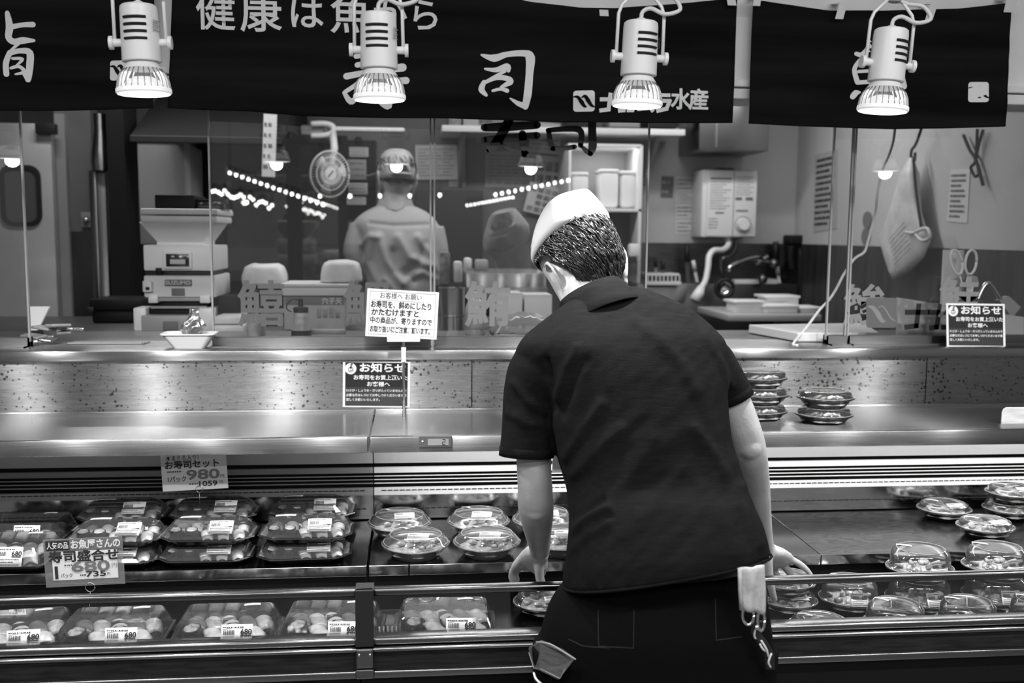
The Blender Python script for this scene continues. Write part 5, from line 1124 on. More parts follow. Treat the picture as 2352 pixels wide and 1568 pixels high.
kid(MB().rbox((P_[1].x, 4.285, P_[1].z-.008), (P_[2].x, 4.31, P_[1].z+.02), .003), 'rim', 'dark_plastic', t); kid(MB().bb((P_[1].x+.2, 4.95, P_[1].z+.3), (P_[2].x-.2, 5.3, 3.0)), 'flue', 'hood_dark', t)
# ---------------------------------------------------------------- rice machine
MY = 3.6; t = th('rice_machine', 'white sushi rice machine with hopper and small screen behind the open hatch', 'machine', 408, 780, MY)
def frust(x0, x1, y0, x2, x3, y1, Y, d0, d1, nm, m, r=0):
    a, b_, c_, e = onY(x0, y0, Y), onY(x1, y0, Y), onY(x2, y1, Y), onY(x3, y1, Y); q = MB()
    q.loft([[Vector((a.x, Y+.1-d0/2, a.z)), Vector((b_.x, Y+.1-d0/2, a.z)), Vector((b_.x, Y+.1+d0/2, a.z)), Vector((a.x, Y+.1+d0/2, a.z))], [Vector((c_.x, Y+.1-d1/2, c_.z)), Vector((e.x, Y+.1-d1/2, c_.z)), Vector((e.x, Y+.1+d1/2, c_.z)), Vector((c_.x, Y+.1+d1/2, c_.z))]])
    return kid(q, nm, m, t, bevel=.003)
pbox('hopper_lid', 'machine', 321, 479, 500, 493, MY-.05, .3, t, .006); pbox('hopper_rim', 'machine', 322, 495, 498, 511, MY-.045, .29, t, .006)
frust(325, 495, 510, 362, 466, 557, MY, .28, .2, 'hopper', 'machine'); pbox('hopper_neck', 'plastic_white', 360, 555, 468, 566, MY, .2, t, .002)
pbox('control_head', 'machine', 329, 563, 492, 622, MY-.02, .26, t, .006); pbox('screen_bezel', 'plastic_white', 374, 579, 440, 618, MY-.03, .012, t, .003); pbox('screen', 'screen', 381, 583, 434, 612, MY-.033, .004, t, .001)
mat('screen', .02, .15); q = onY(408, 598, MY-.0335); S = Sheet((q.x, MY-.0335, q.z), (1, 0, 0), (0, 0, 1), .0005); S.rect(-.026, -.012, .026, .004); S.build('screen_image', 'screen_lit', t); mat('screen_lit', .3, .5, emit=.15)
pbox('gap_band', 'dark_plastic', 333, 621, 490, 634, MY, .2, t, .002); pbox('button', 'black', 357, 615, 370, 628, MY-.03, .02, t, .002)
pbox('press_unit', 'machine', 330, 633, 495, 683, MY-.03, .28, t, .006); pbox('side_latch', 'plastic_white', 327, 645, 348, 671, MY-.05, .03, t, .004); pbox('latch_hole', 'black', 334, 659, 343, 666, MY-.052, .004, t, .001)
pbox('name_plate', 'print_grey', 378, 642, 440, 657, MY-.036, .008, t, .002); q = onY(409, 649.5, MY-.0365); S = Sheet((q.x, MY-.0365, q.z), (1, 0, 0), (0, 0, 1), .0006); S.text('SUZUMO', 0, 0, .018, .03, width=.084); S.build('name_lettering', 'paper', t)
pbox('rating_plate', 'print_grey', 394, 662, 424, 679, MY-.034, .006, t, .001)
pbox('roller_band', 'plastic_grey', 350, 683, 476, 692, MY-.02, .2, t, .003); pbox('roller_block', 'plastic_white', 340, 677, 362, 696, MY-.035, .05, t, .004); pbox('roller_block', 'plastic_white', 458, 677, 482, 696, MY-.035, .05, t, .004)
pbox('roller_gap', 'black', 350, 692, 478, 706, MY, .2, t, .002); pbox('roller', 'plastic_grey', 346, 703, 474, 709, MY-.02, .03, t, .003); pbox('lower_gap', 'black', 340, 708, 482, 726, MY, .2, t, .002)
for x0, x1 in ((306, 336), (456, 494)): pbox('foot_block', 'plastic_white', x0, 707, x1, 765, MY-.04, .1, t, .006)
pbox('base', 'plastic_grey', 324, 724, 456, 772, MY-.05, .3, t, .005); pbox('base_label', 'print_mid', 374, 738, 408, 759, MY-.054, .006, t, .001)
t = th('black_tray', 'black tray lying on top of the rice machine hopper', 'tray', 400, 480, MY+.05); pbox('front_tray', 'black', 355, 447, 446, 480, MY+.0, .2, t, .005); pbox('back_tray', 'black_gloss', 445, 456, 514, 480, MY+.02, .18, t, .006)
t = th('black_bin', 'black lidded bin left of the rice machine', 'bin', 262, 790, 3.9); pbox('lid', 'black', 204, 687, 328, 713, 3.87, .22, t, .008); pbox('bin_body', 'black', 211, 713, 308, 790, 3.88, .2, t, .01); pbox('handle', 'dark_plastic', 196, 705, 214, 718, 3.86, .03, t, .004)
t = th('white_board', 'white board leaning at the left of the open hatch', 'board', 90, 790, 3.3); kid(MB().prism([onY(69, 704, 3.3), onY(113, 704, 3.3), onY(86, 758, 3.2), onY(69, 758, 3.2)], (0, .012, .0)), 'board', 'plastic_white', t); kid(MB().bb((onY(69, 758, 3.22).x, 3.19, lz1), (onY(86, 758, 3.2).x, 3.25, onY(80, 758, 3.2).z)), 'prop', 'dark_plastic', t)
# bundle of bamboo leaf strips
Z0 = lz1+.0005
for i, (x, l) in enumerate(((178, 'leftmost'), (210, 'second from left'), (243, 'middle'), (276, 'second from right'), (312, 'rightmost'))):
    p = onZ(x, 789, Z0); t = thing('slatted_mat', f'small slatted mat on the hatch ledge, {l} of the five in the row', 'mat', p, group='slatted mats on the hatch ledge'); q = MB()
    for k in range(4): q.box((.004*k, .012*k-.015, .003), (.044, .0095, .004))
    q.build('slats', 'plastic_grey', t); MB().bb((-.022, -.022, 0), (.03, .028, .0012)).build('backing', 'dark_plastic', t)
q = MB(); r = random.Random(4)
t = thing('wrap_pile', 'crumpled plastic wrap and packets at the left end of the hatch ledge', 'packaging', onZ(100, 790, Z0))
for k in range(7):
    q = MB(); q.rbox((-.03, -.02, -.004), (.03, .02, .004), .003); q2 = MB(); q2.add(q, Matrix.Translation((r.uniform(-.06, .07), r.uniform(-.02, .05), .008+.008*k)) @ Euler((r.uniform(-.12, .12), r.uniform(-.12, .12), r.uniform(0, 3))).to_matrix().to_4x4()); q2.build('packet', r.choice(['bag_white', 'foil', 'plastic_grey']), t)
# white tray with foil bag
p = onZ(428, 803, Z0); t = thing('foam_tray', 'white foam tray on the edge of the open hatch', 'tray', p+Vector((0, .05, 0)))
q = MB(); q.loft(stack_rings([(rrect(.042, .026, .012), 0), (rrect(.072, .044, .016), .042), (rrect(.075, .047, .018), .043), (rrect(.075, .047, .018), .0395), (rrect(.07, .043, .015), .0395), (rrect(.041, .025, .011), .004)])); q.build('shell', 'plastic_white', t, smooth=True)
t = thing('foil_packet', 'crumpled shiny packet standing in the white foam tray', 'packet', p+Vector((0, .05, .0045)))
q = MB(); rows = []
for j in range(12):
    v = j/11; w_ = (.028*math.sin(min(1, v*1.6)*PI/2)+.004)*(1 if v < .55 else max(.12, 1-(v-.55)*2.4)+(.25 if v > .85 else 0))
    rows.append([Vector((.004+.01*v+w_*math.cos(a)*(1+.2*math.sin(5*a+j)), .6*w_*math.sin(a)*(1+.25*math.sin(4*a-j)), .105*v)) for a in [2*PI*i/20 for i in range(20)]])
q.loft(rows); q.build('wrapper', 'foil', t)
# ---------------------------------------------------------------- bottles, boxes and bags behind the middle glass
def bottle(name, label, x, y1, Y, prof, m, capm, split, cat='bottle'):
    p = onY(x, y1, Y); p.z = Z0 if Y < 3.36 else p.z; t = thing(name, label, cat, p); MB().lathe([q for q in prof if q[1] <= split], 24).build('body', m, t, smooth=True); MB().lathe([q for q in prof if q[1] >= split], 20).build('cap', capm, t, smooth=True); return t
mat('bottle_grey', .45, .4); mat('milky', .6, .3, trans=.2)
t = bottle('sauce_bottle', 'pale sauce bottle with dark conical neck left behind the glass', 589, 772, 3.2, [(0, 0), (.027, 0), (.029, .004), (.029, .066), (.027, .07), (.026, .074), (.018, .09), (.012, .105), (.011, .135), (.008, .146), (0, .147)], 'bottle_grey', 'dark_plastic', .07)
t = bottle('squeeze_bottle', 'squeeze bottle with black cap and nozzle in front of the carton', 692, 772, 3.2, [(0, 0), (.03, 0), (.031, .016), (.0305, .018), (.022, .072), (.0235, .074), (.0235, .09), (.008, .094), (.007, .118), (0, .12)], 'bottle_grey', 'rubber', .074)
MB().lathe([(.0315, 0), (.0318, .017), (.031, .018)], 24).build('base_band', 'rubber', t, smooth=True); q = MB(); q.tube(catmull([(-.006, 0, .112), (-.025, 0, .116), (-.042, 0, .1), (-.044, 0, .085), (-.03, 0, .076)], 4), .002, 6); q.build('cap_tether', 'rubber', t, smooth=2); S = Sheet((.004, -.0285, .045), (1, 0, 0), (0, .12, 1), .0006); S.disc(0, 0, .009, 12); S.build('emblem', 'print', t)
t = bottle('milky_bottle', 'translucent bottle with pale contents behind the pale fish character', 1092, 772, 3.2, [(0, 0), (.03, 0), (.033, .004), (.033, .012), (.031, .02), (.034, .028), (.034, .085), (.03, .1), (.024, .108), (.024, .112), (.014, .118), (.014, .14), (0, .142)], 'milky', 'plastic_white', .112)
o = single('serving_utensil', 'plastic_grey', (714, 756, 793, 768), 3.25, .02, 'pale flat utensil lying right of the squeeze bottle', 'utensil')
t = th('printed_carton', 'printed carton of grilled food on the bench behind the squeeze bottle', 'carton', 718, 740, 3.6); pbox('box', 'carton', 652, 681, 792, 768, 3.6, .2, t, .004); pbox('panel', 'print_grey', 654, 683, 790, 700, 3.597, .004, t, .001)
q = onY(762, 692, 3.596); S = Sheet((q.x, 3.596, q.z), (1, 0, 0), (0, 0, 1), .001); S.text('穴子天', 0, 0, .024, .02); S.build('lettering', 'paper', t)
for k in range(4): pbox('picture_stripe', 'photo_print', 728+14*k, 706+3*(k % 2), 738+14*k, 730, 3.597, .003, t, .001)
t = th('foam_container', 'long white foam tray lying across the printed carton', 'tray', 728, 681, 3.58); pbox('tray', 'plastic_white', 646, 655, 808, 680.5, 3.58, .24, t, .01); pbox('lip', 'plastic_white', 643, 652, 812, 660, 3.57, .26, t, .004)
def bag(label, x0, y0, x1, y1, Y, seed):
    a, b_ = onY(x0, y1, Y), onY(x1, y0, Y); t = thing('paper_towel_pack', label, 'pack', ((a.x+b_.x)/2, Y, a.z), group='soft white packs on the bench'); w_, h_ = (b_.x-a.x)/2, b_.z-a.z; q = MB(); rows = []
    for j in range(9):
        v = j/8; k = (1-.25*v**3) if v < .99 else .6; rows.append([Vector((w_*k*math.copysign(abs(math.cos(a_))**.6, math.cos(a_))*(1+.04*noise.noise(Vector((a_*2, v*4, seed)))), .075*k*math.copysign(abs(math.sin(a_))**.6, math.sin(a_)), h_*v*(1+.06*noise.noise(Vector((a_, v*3, seed+4)))))) for a_ in [2*PI*i/24 for i in range(24)]])
    q.loft(rows); q.build('wrapper', 'bag_white', t, smooth=2)
    S = Sheet((0, -.077, h_*.3), (1, 0, .03), (0, 0, 1), .003); S.text('Tackpac', 0, 0, h_*.36, .01, shear=.3); S.build('lettering', 'print_grey', t); return t
bag('soft white pack on the bench left of the window mullion', 557, 606, 660, 652, 3.85, 1)
bag('soft white pack on the foam tray beside the worker', 737, 598, 832, 646, 3.68, 7)
t = th('white_trays', 'two flat white trays stacked behind the first glass edge', 'tray', 522, 768, 3.45); pbox('upper_tray', 'plastic_white', 492, 727, 556, 744, 3.45, .2, t, .004); pbox('lower_tray', 'plastic_white', 490, 747, 560, 768, 3.44, .2, t, .004)
single('dark_box', 'black', (500, 680, 552, 722), 3.6, .15, 'small black box behind the flat white trays', 'box')
t = th('steel_canister', 'steel canister on the bench right of the white notice card', 'canister', 1038, 770, 3.5); p = onY(1038, 660, 3.5); q = MB(); q.lathe([(0, 1.2705), (.046, 1.2705), (.046, p.z-.004), (.048, p.z), (.044, p.z), (.044, 1.28)], 32, (p.x, 3.5, 0)); kid(q, 'shell', 'steel', t, smooth=True); q = MB(); q.lathe([(.0465, p.z-.1), (.0478, p.z-.098), (.0465, p.z-.094)], 32, (p.x, 3.5, 0)); kid(q, 'band', 'steel_dark', t, smooth=True)
t = th('steel_cooker', 'wide steel cooker box behind the dark brush lettering', 'cooker', 1160, 700, 4.35); pbox('body', 'steel', 1068, 626, 1258, 700, 4.3, .5, t, .008); pbox('front_lip', 'steel_dark', 1066, 660, 1260, 700, 4.28, .02, t, .004); kid(MB().bb((onY(1075, 700, 4.4).x, 4.36, 0), (onY(1250, 700, 4.4).x, 4.75, onY(1160, 698, 4.35).z)), 'stand', 'dark_plastic', t)
for i, (x0, y0, x1, y1, m, l) in enumerate(((1010, 578, 1034, 654, 'photo_print', 'printed tall packet'), (1042, 600, 1062, 650, 'bag_white', 'short pale packet'), (1066, 592, 1084, 626, 'bag_white', 'small white cup'), (1092, 596, 1122, 626, 'plastic_grey', 'grey sachet box'))):
    single('food_packet', m, (x0, y0, x1, y1), 4.22 if i < 2 else 4.45, .08, l+' among the clutter right of the worker', 'packet', 'packets right of the worker', r=.01)
a_ = onY(1036, 655, 4.22); tag(MB().bb((a_.x-.07, 4.21, 0), (onY(1064, 655, 4.25).x, 4.34, a_.z-.001)).build('pedestal_box', 'dark_plastic'), 'dark box under the packets right of the worker', 'box')
t = th('wrapped_tray', 'tray of food under clear film right of the milky bottle', 'tray', 1190, 775, 3.25); kid(MB().rbox((onY(1130, 770, 3.2).x, 3.1, Z0), (onY(1275, 770, 3.2).x, 3.33, Z0+.012), .004), 'tray', 'plastic_grey', t)
q = MB(); rows = []
for j in range(8):
    rows.append([Vector((onY(1130+150*i/14, 770, 3.2).x, 3.11+.21*j/7, Z0+.012+.06*math.sin(PI*i/14)**.5*(.35+.65*math.sin(PI*j/7)**.5 if 0 < j < 7 else 0)+.006*math.sin(i*2.1+j*1.7))) for i in range(15)])
q.loft(rows, closed=False); kid(q, 'film', 'bag_clear', t, smooth=2)
for k, (x0, x1) in enumerate(((1140, 1200), (1204, 1268))): single('lidded_tub', 'plastic_white', (x0, 672+4*k, x1, 770), 3.6, .14, ('left' if k == 0 else 'right')+' pale lidded tub behind the film-wrapped tray', 'tub', 'pale tubs behind the wrapped tray')
# ---------------------------------------------------------------- upper middle: fan, shelf, papers, cupboard
t = th('wall_shelf', 'long white wall shelf across the back wall', 'shelf', 1300, 300, 5.0); pbox('board', 'plastic_white', 1015, 292, 1574, 306, 5.0, .39, t, .002)
for x in (1060, 1512): q = MB(); a_ = onY(x, 306, 5.05); q.prism([Vector((a_.x, 5.05, a_.z)), Vector((a_.x, 5.395, a_.z)), Vector((a_.x, 5.395, a_.z-.25))], (.02, 0, 0)); kid(q, 'bracket', 'plastic_grey', t)
for i, (x0, x1, y0, m) in enumerate(((1030, 1060, 262, 'photo_print'), (1064, 1100, 250, 'carton'), (1300, 1370, 268, 'dark_plastic'), (1400, 1470, 270, 'plastic_grey'), (1490, 1560, 266, 'dark_plastic'))): single('storage_box', m, (x0, y0, x1, 291.5), 5.1, .2, 'storage box on the white wall shelf, '+('first', 'second', 'third', 'fourth', 'last')[i]+' from the left', 'box', 'boxes on the wall shelf')
t = th('tube_lamp', 'white slim tube lamp fixture above the wall fan', 'lamp', 810, 296, 4.9); pbox('batten', 'plastic_white', 765, 291, 930, 302, 4.9, .05, t, .01); q = MB(); q.tube(catmull([onY(x, y, 4.9) for x, y in ((714, 285), (745, 284), (764, 290), (764, 304), (745, 311), (714, 312))], 5), .014, 8); kid(q, 'end_loop', 'plastic_white', t, smooth=2); pbox('wall_block', 'plastic_grey', 690, 287, 745, 310, 4.92, .48, t, .01)
FY = 4.75; fc = onY(757, 400, FY); t = th('wall_fan', 'white wall fan with wire guard hanging left of the worker', 'fan', 757, 460, FY); RR = .108
def fpt(a, r_, y): return fc+Vector((r_*.84*math.cos(a)+(y)*-.2, y, r_*math.sin(a)))
q = MB()
for r_, y in ((RR, 0), (RR*.97, -.02), (RR*.7, -.035), (RR*.45, -.04)): q.tube([fpt(2*PI*i/40, r_, y) for i in range(41)], .0022, 6)
for i in range(44): a_ = 2*PI*i/44; q.tube([fpt(a_, RR*.26, -.042), fpt(a_, RR*.7, -.035), fpt(a_, RR, 0), fpt(a_, RR*.85, .05)], .0014, 4)
kid(q, 'wire_guard', 'plastic_white', t, smooth=2)
q = MB(); q.loft([[fpt(2*PI*i/24, .03, -.044) for i in range(24)], [fpt(2*PI*i/24, .03, -.03) for i in range(24)]]); kid(q, 'hub_badge', 'plastic_white', t); q = MB(); q.tube([fpt(.8, .02, -.046), fpt(.8+PI, .02, -.046)], .003, 5); kid(q, 'badge_mark', 'print_grey', t)
for k in range(3):
    q = MB(); a0 = k*2*PI/3; q.loft([[fpt(a0+da+.3*rr_, rr_*RR, yy) for rr_ in (.2, .5, .85)] for da, yy in ((-.35, -.015), (0, 0), (.35, .012))], closed=False); o = kid(q, 'blade', 'fan_blade', t, smooth=2); s = o.modifiers.new('s', 'SOLIDIFY'); s.thickness = .002
mat('fan_blade', .75, .3); q = MB(); q.lathe([(.0, -.05), (.045, -.05), (.05, 0), (.045, .05), (0, .06)], 24); bmesh.ops.transform(q.bm, matrix=Matrix.Translation(fc+Vector((0, .09, 0))) @ Matrix.Rotation(PI/2, 4, 'X'), verts=q.bm.verts[:]); kid(q, 'motor', 'plastic_white', t, smooth=2)
q = MB(); q.tube([fc+Vector((0, .09, .03)), onY(768, 340, FY+.08), onY(765, 306, FY+.12)], [.012, .018, .016], 12); kid(q, 'neck', 'plastic_white', t, smooth=2)
notice('paper_strip', 'long white paper strip hanging above the left middle of the window', [(601, 262), (630, 262), (638, 408), (606, 404)], 4.283, 5, seed=3, cat='paper')
t = th('paper_rack', 'black hanging rack of papers between the fan and the worker', 'rack', 825, 470, 5.2); pbox('backing', 'black', 788, 322, 864, 500, 5.37, .03, t, .003)
for k, (y0, y1) in enumerate(((338, 360), (366, 412), (420, 446), (452, 470))):
    a_ = 800+rnd.uniform(-4, 4); pbox('paper_sheet', 'paper' if k != 1 else 'carton', a_, y0, a_+44, y1, 5.35, .02, t, .001)
    q = onY(a_+22, (y0+y1)/2, 5.349); S = Sheet((q.x, 5.349, q.z), (1, 0, 0), (0, 0, 1), .001); hh = (y1-y0)*5.18/F
    for i in range(3): S.scrib(-.04, hh*(.3-.3*i), .04, hh*.16, k*7+i)
    S.build('lettering', 'print_grey', t)
q = MB(); q.sph(onY(823, 322, 5.36), .02); kid(q, 'clip', 'dark_plastic', t, smooth=2)
notice('menu_sheet', 'white typed sheet pinned just right of the worker cap', [(954, 334), (1050, 332), (1052, 413), (955, 412)], 5.385, 9, cols=3, seed=5)
notice('menu_sheet', 'slanted pale sheet under the typed sheet right of the worker', [(1040, 340), (1062, 345), (1076, 425), (1020, 430)], 5.395, 3, m='carton', seed=8)
notice('menu_sheet', 'pale sheet partly behind the dark brush lettering', [(1090, 268), (1160, 262), (1168, 328), (1096, 322)], 5.385, 3, m='carton', seed=9)
notice('order_grid', 'ruled order sheet hanging below the dark brush lettering', [(1112, 345), (1228, 350), (1222, 432), (1118, 430)], 5.397, 9, m='carton', cols=5, seed=10, dark='print_mid')
notice('calendar_sheet', 'dotted calendar sheet behind the right brush character', [(1215, 280), (1292, 284), (1284, 356), (1218, 348)], 5.36, 6, cols=6, seed=13)
def poster(label, cs, Y, rows, cols, seed):
    t, SH, w, h = card('food_poster', label, 'poster', cs, Y, 'paper', .002); S = SH(.002); r_ = random.Random(seed)
    for i in range(rows):
        for j in range(cols): x0, y0 = -w*.44+w*.88*j/cols, -h*.44+h*.88*i/rows; S.rect(x0, y0, x0+w*.88/cols*.8, y0+h*.88/rows*.72) if r_.random() < .85 else None
    S.build('pictures', 'photo_print', t)
poster('upright food picture poster above the white paper cap', [(1238, 356), (1300, 362), (1290, 432), (1222, 425)], 5.375, 2, 3, 3)
poster('tilted food picture poster touching the white paper cap', [(1222, 418), (1312, 440), (1290, 506), (1198, 482)], 5.36, 4, 5, 5)
t = th('glass_cupboard', 'bright white cupboard holding plastic tubs above the stooping person', 'cupboard', 1390, 484, 5.0)
for nm, rc in (('side_panel', (1306, 334, 1312, 486)), ('side_panel', (1466, 334, 1474, 650)), ('top_panel', (1306, 330, 1474, 337)), ('shelf', (1306, 478, 1474, 486))): pbox(nm, 'plastic_white', *rc, 5.0, .38, t, .002)
pbox('back_panel', 'plastic_white', 1306, 334, 1474, 486, 5.36, .02, t, .001); pbox('lower_panel', 'dark_wall', 1310, 487, 1466, 660, 5.2, .18, t, .002)
ld = bpy.data.lights.new('cupboard_tube', 'AREA'); ld.shape = 'RECTANGLE'; ld.size, ld.size_y, ld.energy = .3, .05, .35; lo = bpy.data.objects.new('cupboard_tube', ld); C.objects.link(lo); lo.location = onY(1390, 341, 5.1)
for i, (x0, x1, y0) in enumerate(((1314, 1352, 395), (1378, 1422, 388), (1426, 1462, 392))):
    t = th('storage_tub', ('left', 'middle', 'right')[i]+' white plastic tub standing in the bright cupboard', 'tub', (x0+x1)/2, 478, 5.1, group='tubs in the bright cupboard'); pbox('tub_body', 'tub', x0, y0+6, x1, 477.5, 5.08, .16, t, .02); pbox('tub_lid', 'plastic_white', x0-1, y0, x1+1, y0+8, 5.075, .17, t, .008)
single('small_jar', 'plastic_white', (1446, 560, 1470, 590), 4.9, .06, 'small white jar near the right ear of the stooping person', 'jar', r=.01); single('dark_ledge', 'dark_plastic', (1420, 590, 1463, 604), 4.9, .299, 'short dark shelf under the small white jar', 'shelf')
# ---------------------------------------------------------------- right: heater, sink and tools
t = th('range_hood', 'dark metal box hood high on the right back wall', 'hood', 1690, 348, 5.1); pbox('body', 'steel_dark', 1607, 200, 1768, 346, 5.0, .4, t, .004); pbox('corner_strip', 'steel', 1644, 200, 1650, 340, 4.995, .01, t, .002)
HY = 5.2; t = th('water_heater', 'white wall water heater with dial above the sink', 'water heater', 1675, 545, HY); pbox('casing', 'plastic_white', 1612, 390, 1738, 545, HY, .2, t, .008); pbox('front_cover', 'plastic_white', 1624, 392, 1738, 543, HY-.012, .02, t, .005); pbox('vent', 'dark_plastic', 1650, 386, 1686, 391, HY+.02, .1, t, .002); pbox('seam', 'plastic_grey', 1684, 394, 1686, 542, HY-.0135, .004, t, .0005)
q = onY(1706, 515, HY-.012); k_ = MB(); k_.cyl((q.x, HY-.012, q.z), (q.x, HY-.04, q.z), .034, .03, 24); kid(k_, 'dial', 'plastic_white', t, smooth=True); k_ = MB(); k_.tube([(q.x+.042*math.cos(2*PI*i/24), HY-.014, q.z+.042*math.sin(2*PI*i/24)) for i in range(25)], .002, 5); kid(k_, 'dial_ring', 'plastic_grey', t, smooth=2)
q = onY(1654, 465, HY-.013); S = Sheet((q.x, HY-.013, q.z), (1, 0, 0), (0, 0, 1), .001); S.rect(-.055, .122, .06, .13)
for i in range(11): S.scrib(-.055, .108-.014*i, .055-.02*(i % 3), .008, i+30)
S.build('instruction_print', 'print_grey', t); S = Sheet((q.x, HY-.013, q.z), (1, 0, 0), (0, 0, 1), .001)
for i in range(4): S.scrib(-.06, -.085-.016*i, -.01, .01, i+60)
S.rect(-.025, -.058, .022, -.05); S.build('instruction_print', 'print_grey', t)
q = onY(1711, 440, HY-.013); S = Sheet((q.x, HY-.013, q.z), (1, 0, 0), (0, 0, 1), .001)
for i in range(8): S.scrib(-.05, .075-.013*i, .045-.015*(i % 2), .007, i+80)
S.build('instruction_print', 'print_mid', t); S = Sheet((q.x, HY-.013, q.z), (1, 0, 0), (0, 0, 1), .001); S.rect(-.05, -.045, -.015, -.03); S.rect(.005, -.045, .045, -.03); S.build('instruction_print', 'print_mid', t); S = Sheet((q.x, HY-.013, q.z), (1, 0, 0), (0, 0, 1), .001); S.rect(-.045, -.105, .02, -.097); S.build('instruction_print', 'print_mid', t)
q = MB(); q.tube(catmull([onY(x, y, Y) for x, y, Y in ((1671, 545, 5.25), (1673, 562, 5.22), (1660, 574, 5.16), (1640, 575, 5.12), (1629, 588, 5.1), (1626, 615, 5.08), (1620, 645, 5.06), (1610, 662, 5.05))], 5), .016, 10); kid(q, 'outlet_hose', 'plastic_white', t, smooth=2)
q = MB(); q.tube([onY(1612, 658, 5.05), onY(1606, 672, 5.04), onY(1595, 690, 5.03)], [.018, .028, .03], 14); kid(q, 'shower_head', 'plastic_white', t, smooth=2)
q = MB(); q.tube(catmull([onY(x, y, 5.3) for x, y in ((1690, 548), (1690, 565), (1680, 585), (1662, 592), (1657, 610), (1656, 640))], 5), .012, 8); kid(q, 'gas_pipe', 'steel_dark', t, smooth=2)
notice('warning_sticker', 'dark grey warning sticker left of the water heater', [(1519, 404), (1547, 405), (1546, 455), (1518, 454)], 5.3985, 2, m='print_grey', seed=2, group='stickers left of the water heater', dark='carton')
for i, (y0, y1, l) in enumerate(((405, 440, 'topmost white sticker of the column beside the water heater'), (442, 463, 'second sticker from the top in the column beside the water heater'), (469, 501, 'third sticker from the top in the column beside the water heater'), (505, 537, 'lowest sticker of the column beside the water heater'))):
    notice('warning_sticker', l, [(1553, y0), (1598, y0+1), (1597, y1), (1552, y1)], 5.3985, 3, seed=20+i, group='stickers left of the water heater')
SY = 4.9; t = th('sink_unit', 'steel sink unit along the right back wall', 'sink', 1650, 760, SY); x0, x1 = onY(1494, 700, SY).x, 2.09; zt_ = onY(1650, 660, SY).z
kid(MB().rbox((x0, 5.28, 1.0), (x1, 5.39, zt_), .004), 'splashback', 'steel_dark', t, smooth=True); kid(MB().bb((x0, 4.45, .12), (x1, 4.47, 1.0)).bb((x0, 4.45, 1.0), (x1, 4.6, 1.012)), 'front_panel', 'steel_dark', t); kid(MB().bb((x0, 4.6, .85), (x1, 5.28, .86)), 'basin', 'steel_dark', t); kid(MB().bb((x0+.02, 4.47, 0), (x0+.06, 4.51, .12)).bb((x1-.06, 4.47, 0), (x1-.02, 4.51, .12)).bb((x0, 4.47, .12), (x0+.02, 5.28, 1.0)), 'frame', 'steel_dark', t)
t = th('wall_tap', 'chrome wall tap with long spout below the water heater', 'tap', 1740, 610, 5.3)
q = MB(); q.tube(catmull([onY(x, y, Y) for x, y, Y in ((1810, 600, 5.35), (1775, 605, 5.3), (1740, 592, 5.15), (1705, 600, 5.05), (1678, 612, 5.0), (1676, 622, 5.0))], 5), .012, 10); kid(q, 'spout', 'chrome', t, smooth=2)
for x, y in ((1778, 605), (1752, 640)): q = MB(); q.sph(onY(x, y, 5.25), .026); kid(q, 'valve', 'steel_dark', t, smooth=2)
q = MB(); q.tube([onY(1735, 606, 5.22), onY(1765, 588, 5.2)], .012, 8); kid(q, 'lever', 'chrome', t, smooth=2)
t = th('pipe_group', 'dark grey pipework under the clamp in the right corner', 'pipe', 1815, 640, 5.3)
for pts in (((1795, 560), (1797, 600), (1790, 625), (1802, 640)), ((1818, 565), (1816, 590), (1820, 620)), ((1840, 570), (1838, 700))): q = MB(); q.tube(catmull([onY(x, y, 5.3) for x, y in pts], 5), .02, 10); kid(q, 'pipe', 'hood_dark', t, smooth=2)
q = MB(); q.rbox(tuple(onY(1812, 560, 5.28)), tuple(onY(1868, 540, 5.28)+Vector((0, .1, 0))), .01); kid(q, 'clamp', 'hood_dark', t, smooth=True)
t = th('ladle', 'dark round ladle hanging below the water heater', 'ladle', 1664, 680, 5.1); c = onY(1664, 662, 5.1); q = MB(); q.lathe([(.045, 0), (.04, .018), (.025, .03), (.001, .036)], 24); bmesh.ops.transform(q.bm, matrix=Matrix.Translation(c) @ Matrix.Rotation(-PI/2, 4, 'X'), verts=q.bm.verts[:]); kid(q, 'bowl', 'chrome', t, smooth=2); q = MB(); q.tube([c+Vector((.046*math.cos(2*PI*i/28), 0, .046*math.sin(2*PI*i/28))) for i in range(29)], .011, 8); kid(q, 'rim', 'rubber', t, smooth=2); q = MB(); q.tube([c+Vector((-.01, 0, .05)), onY(1656, 620, 5.12), onY(1655, 590, 5.14)], .01, 8); kid(q, 'handle', 'rubber', t, smooth=2)
t = th('dish_rack', 'white dish rack at the left end of the sink', 'rack', 1525, 655, 5.2); a_, b_ = onY(1484, 655, 5.2), onY(1566, 628, 5.2); q = MB(); q.rbox((a_.x, 5.2, a_.z), (b_.x, 5.38, a_.z+.02), .004); q.rbox((a_.x, 5.2, b_.z-.014), (b_.x-.01, 5.38, b_.z), .004)
for k in range(9): x = a_.x+(b_.x-a_.x)*(k+.5)/9; q.box((x, 5.205, (a_.z+b_.z)/2), (.007, .008, b_.z-a_.z-.02))
kid(q, 'basket', 'plastic_white', t)
def tool(label, x, y0, y1, Y, w_, m1, m2, tilt=0):
    t = th('kitchen_tool', label, 'tool', x, y1, Y, group='tools hanging over the sink'); ym = y0+(y1-y0)*.45
    q = MB(); q.tube([onY(x, y0, Y), onY(x+tilt*.5, ym, Y)], [w_*.9, w_], 8); kid(q, 'handle', m1, t, smooth=2); q = MB(); a_, b_ = onY(x+tilt*.5, ym, Y), onY(x+tilt, y1, Y); q.prism([a_+Vector((-w_*.7, 0, 0)), a_+Vector((w_*.7, 0, 0)), b_+Vector((w_, 0, 0)), b_+Vector((-w_*.3, 0, 0))], (0, .004, 0)); kid(q, 'blade', m2, t); return t
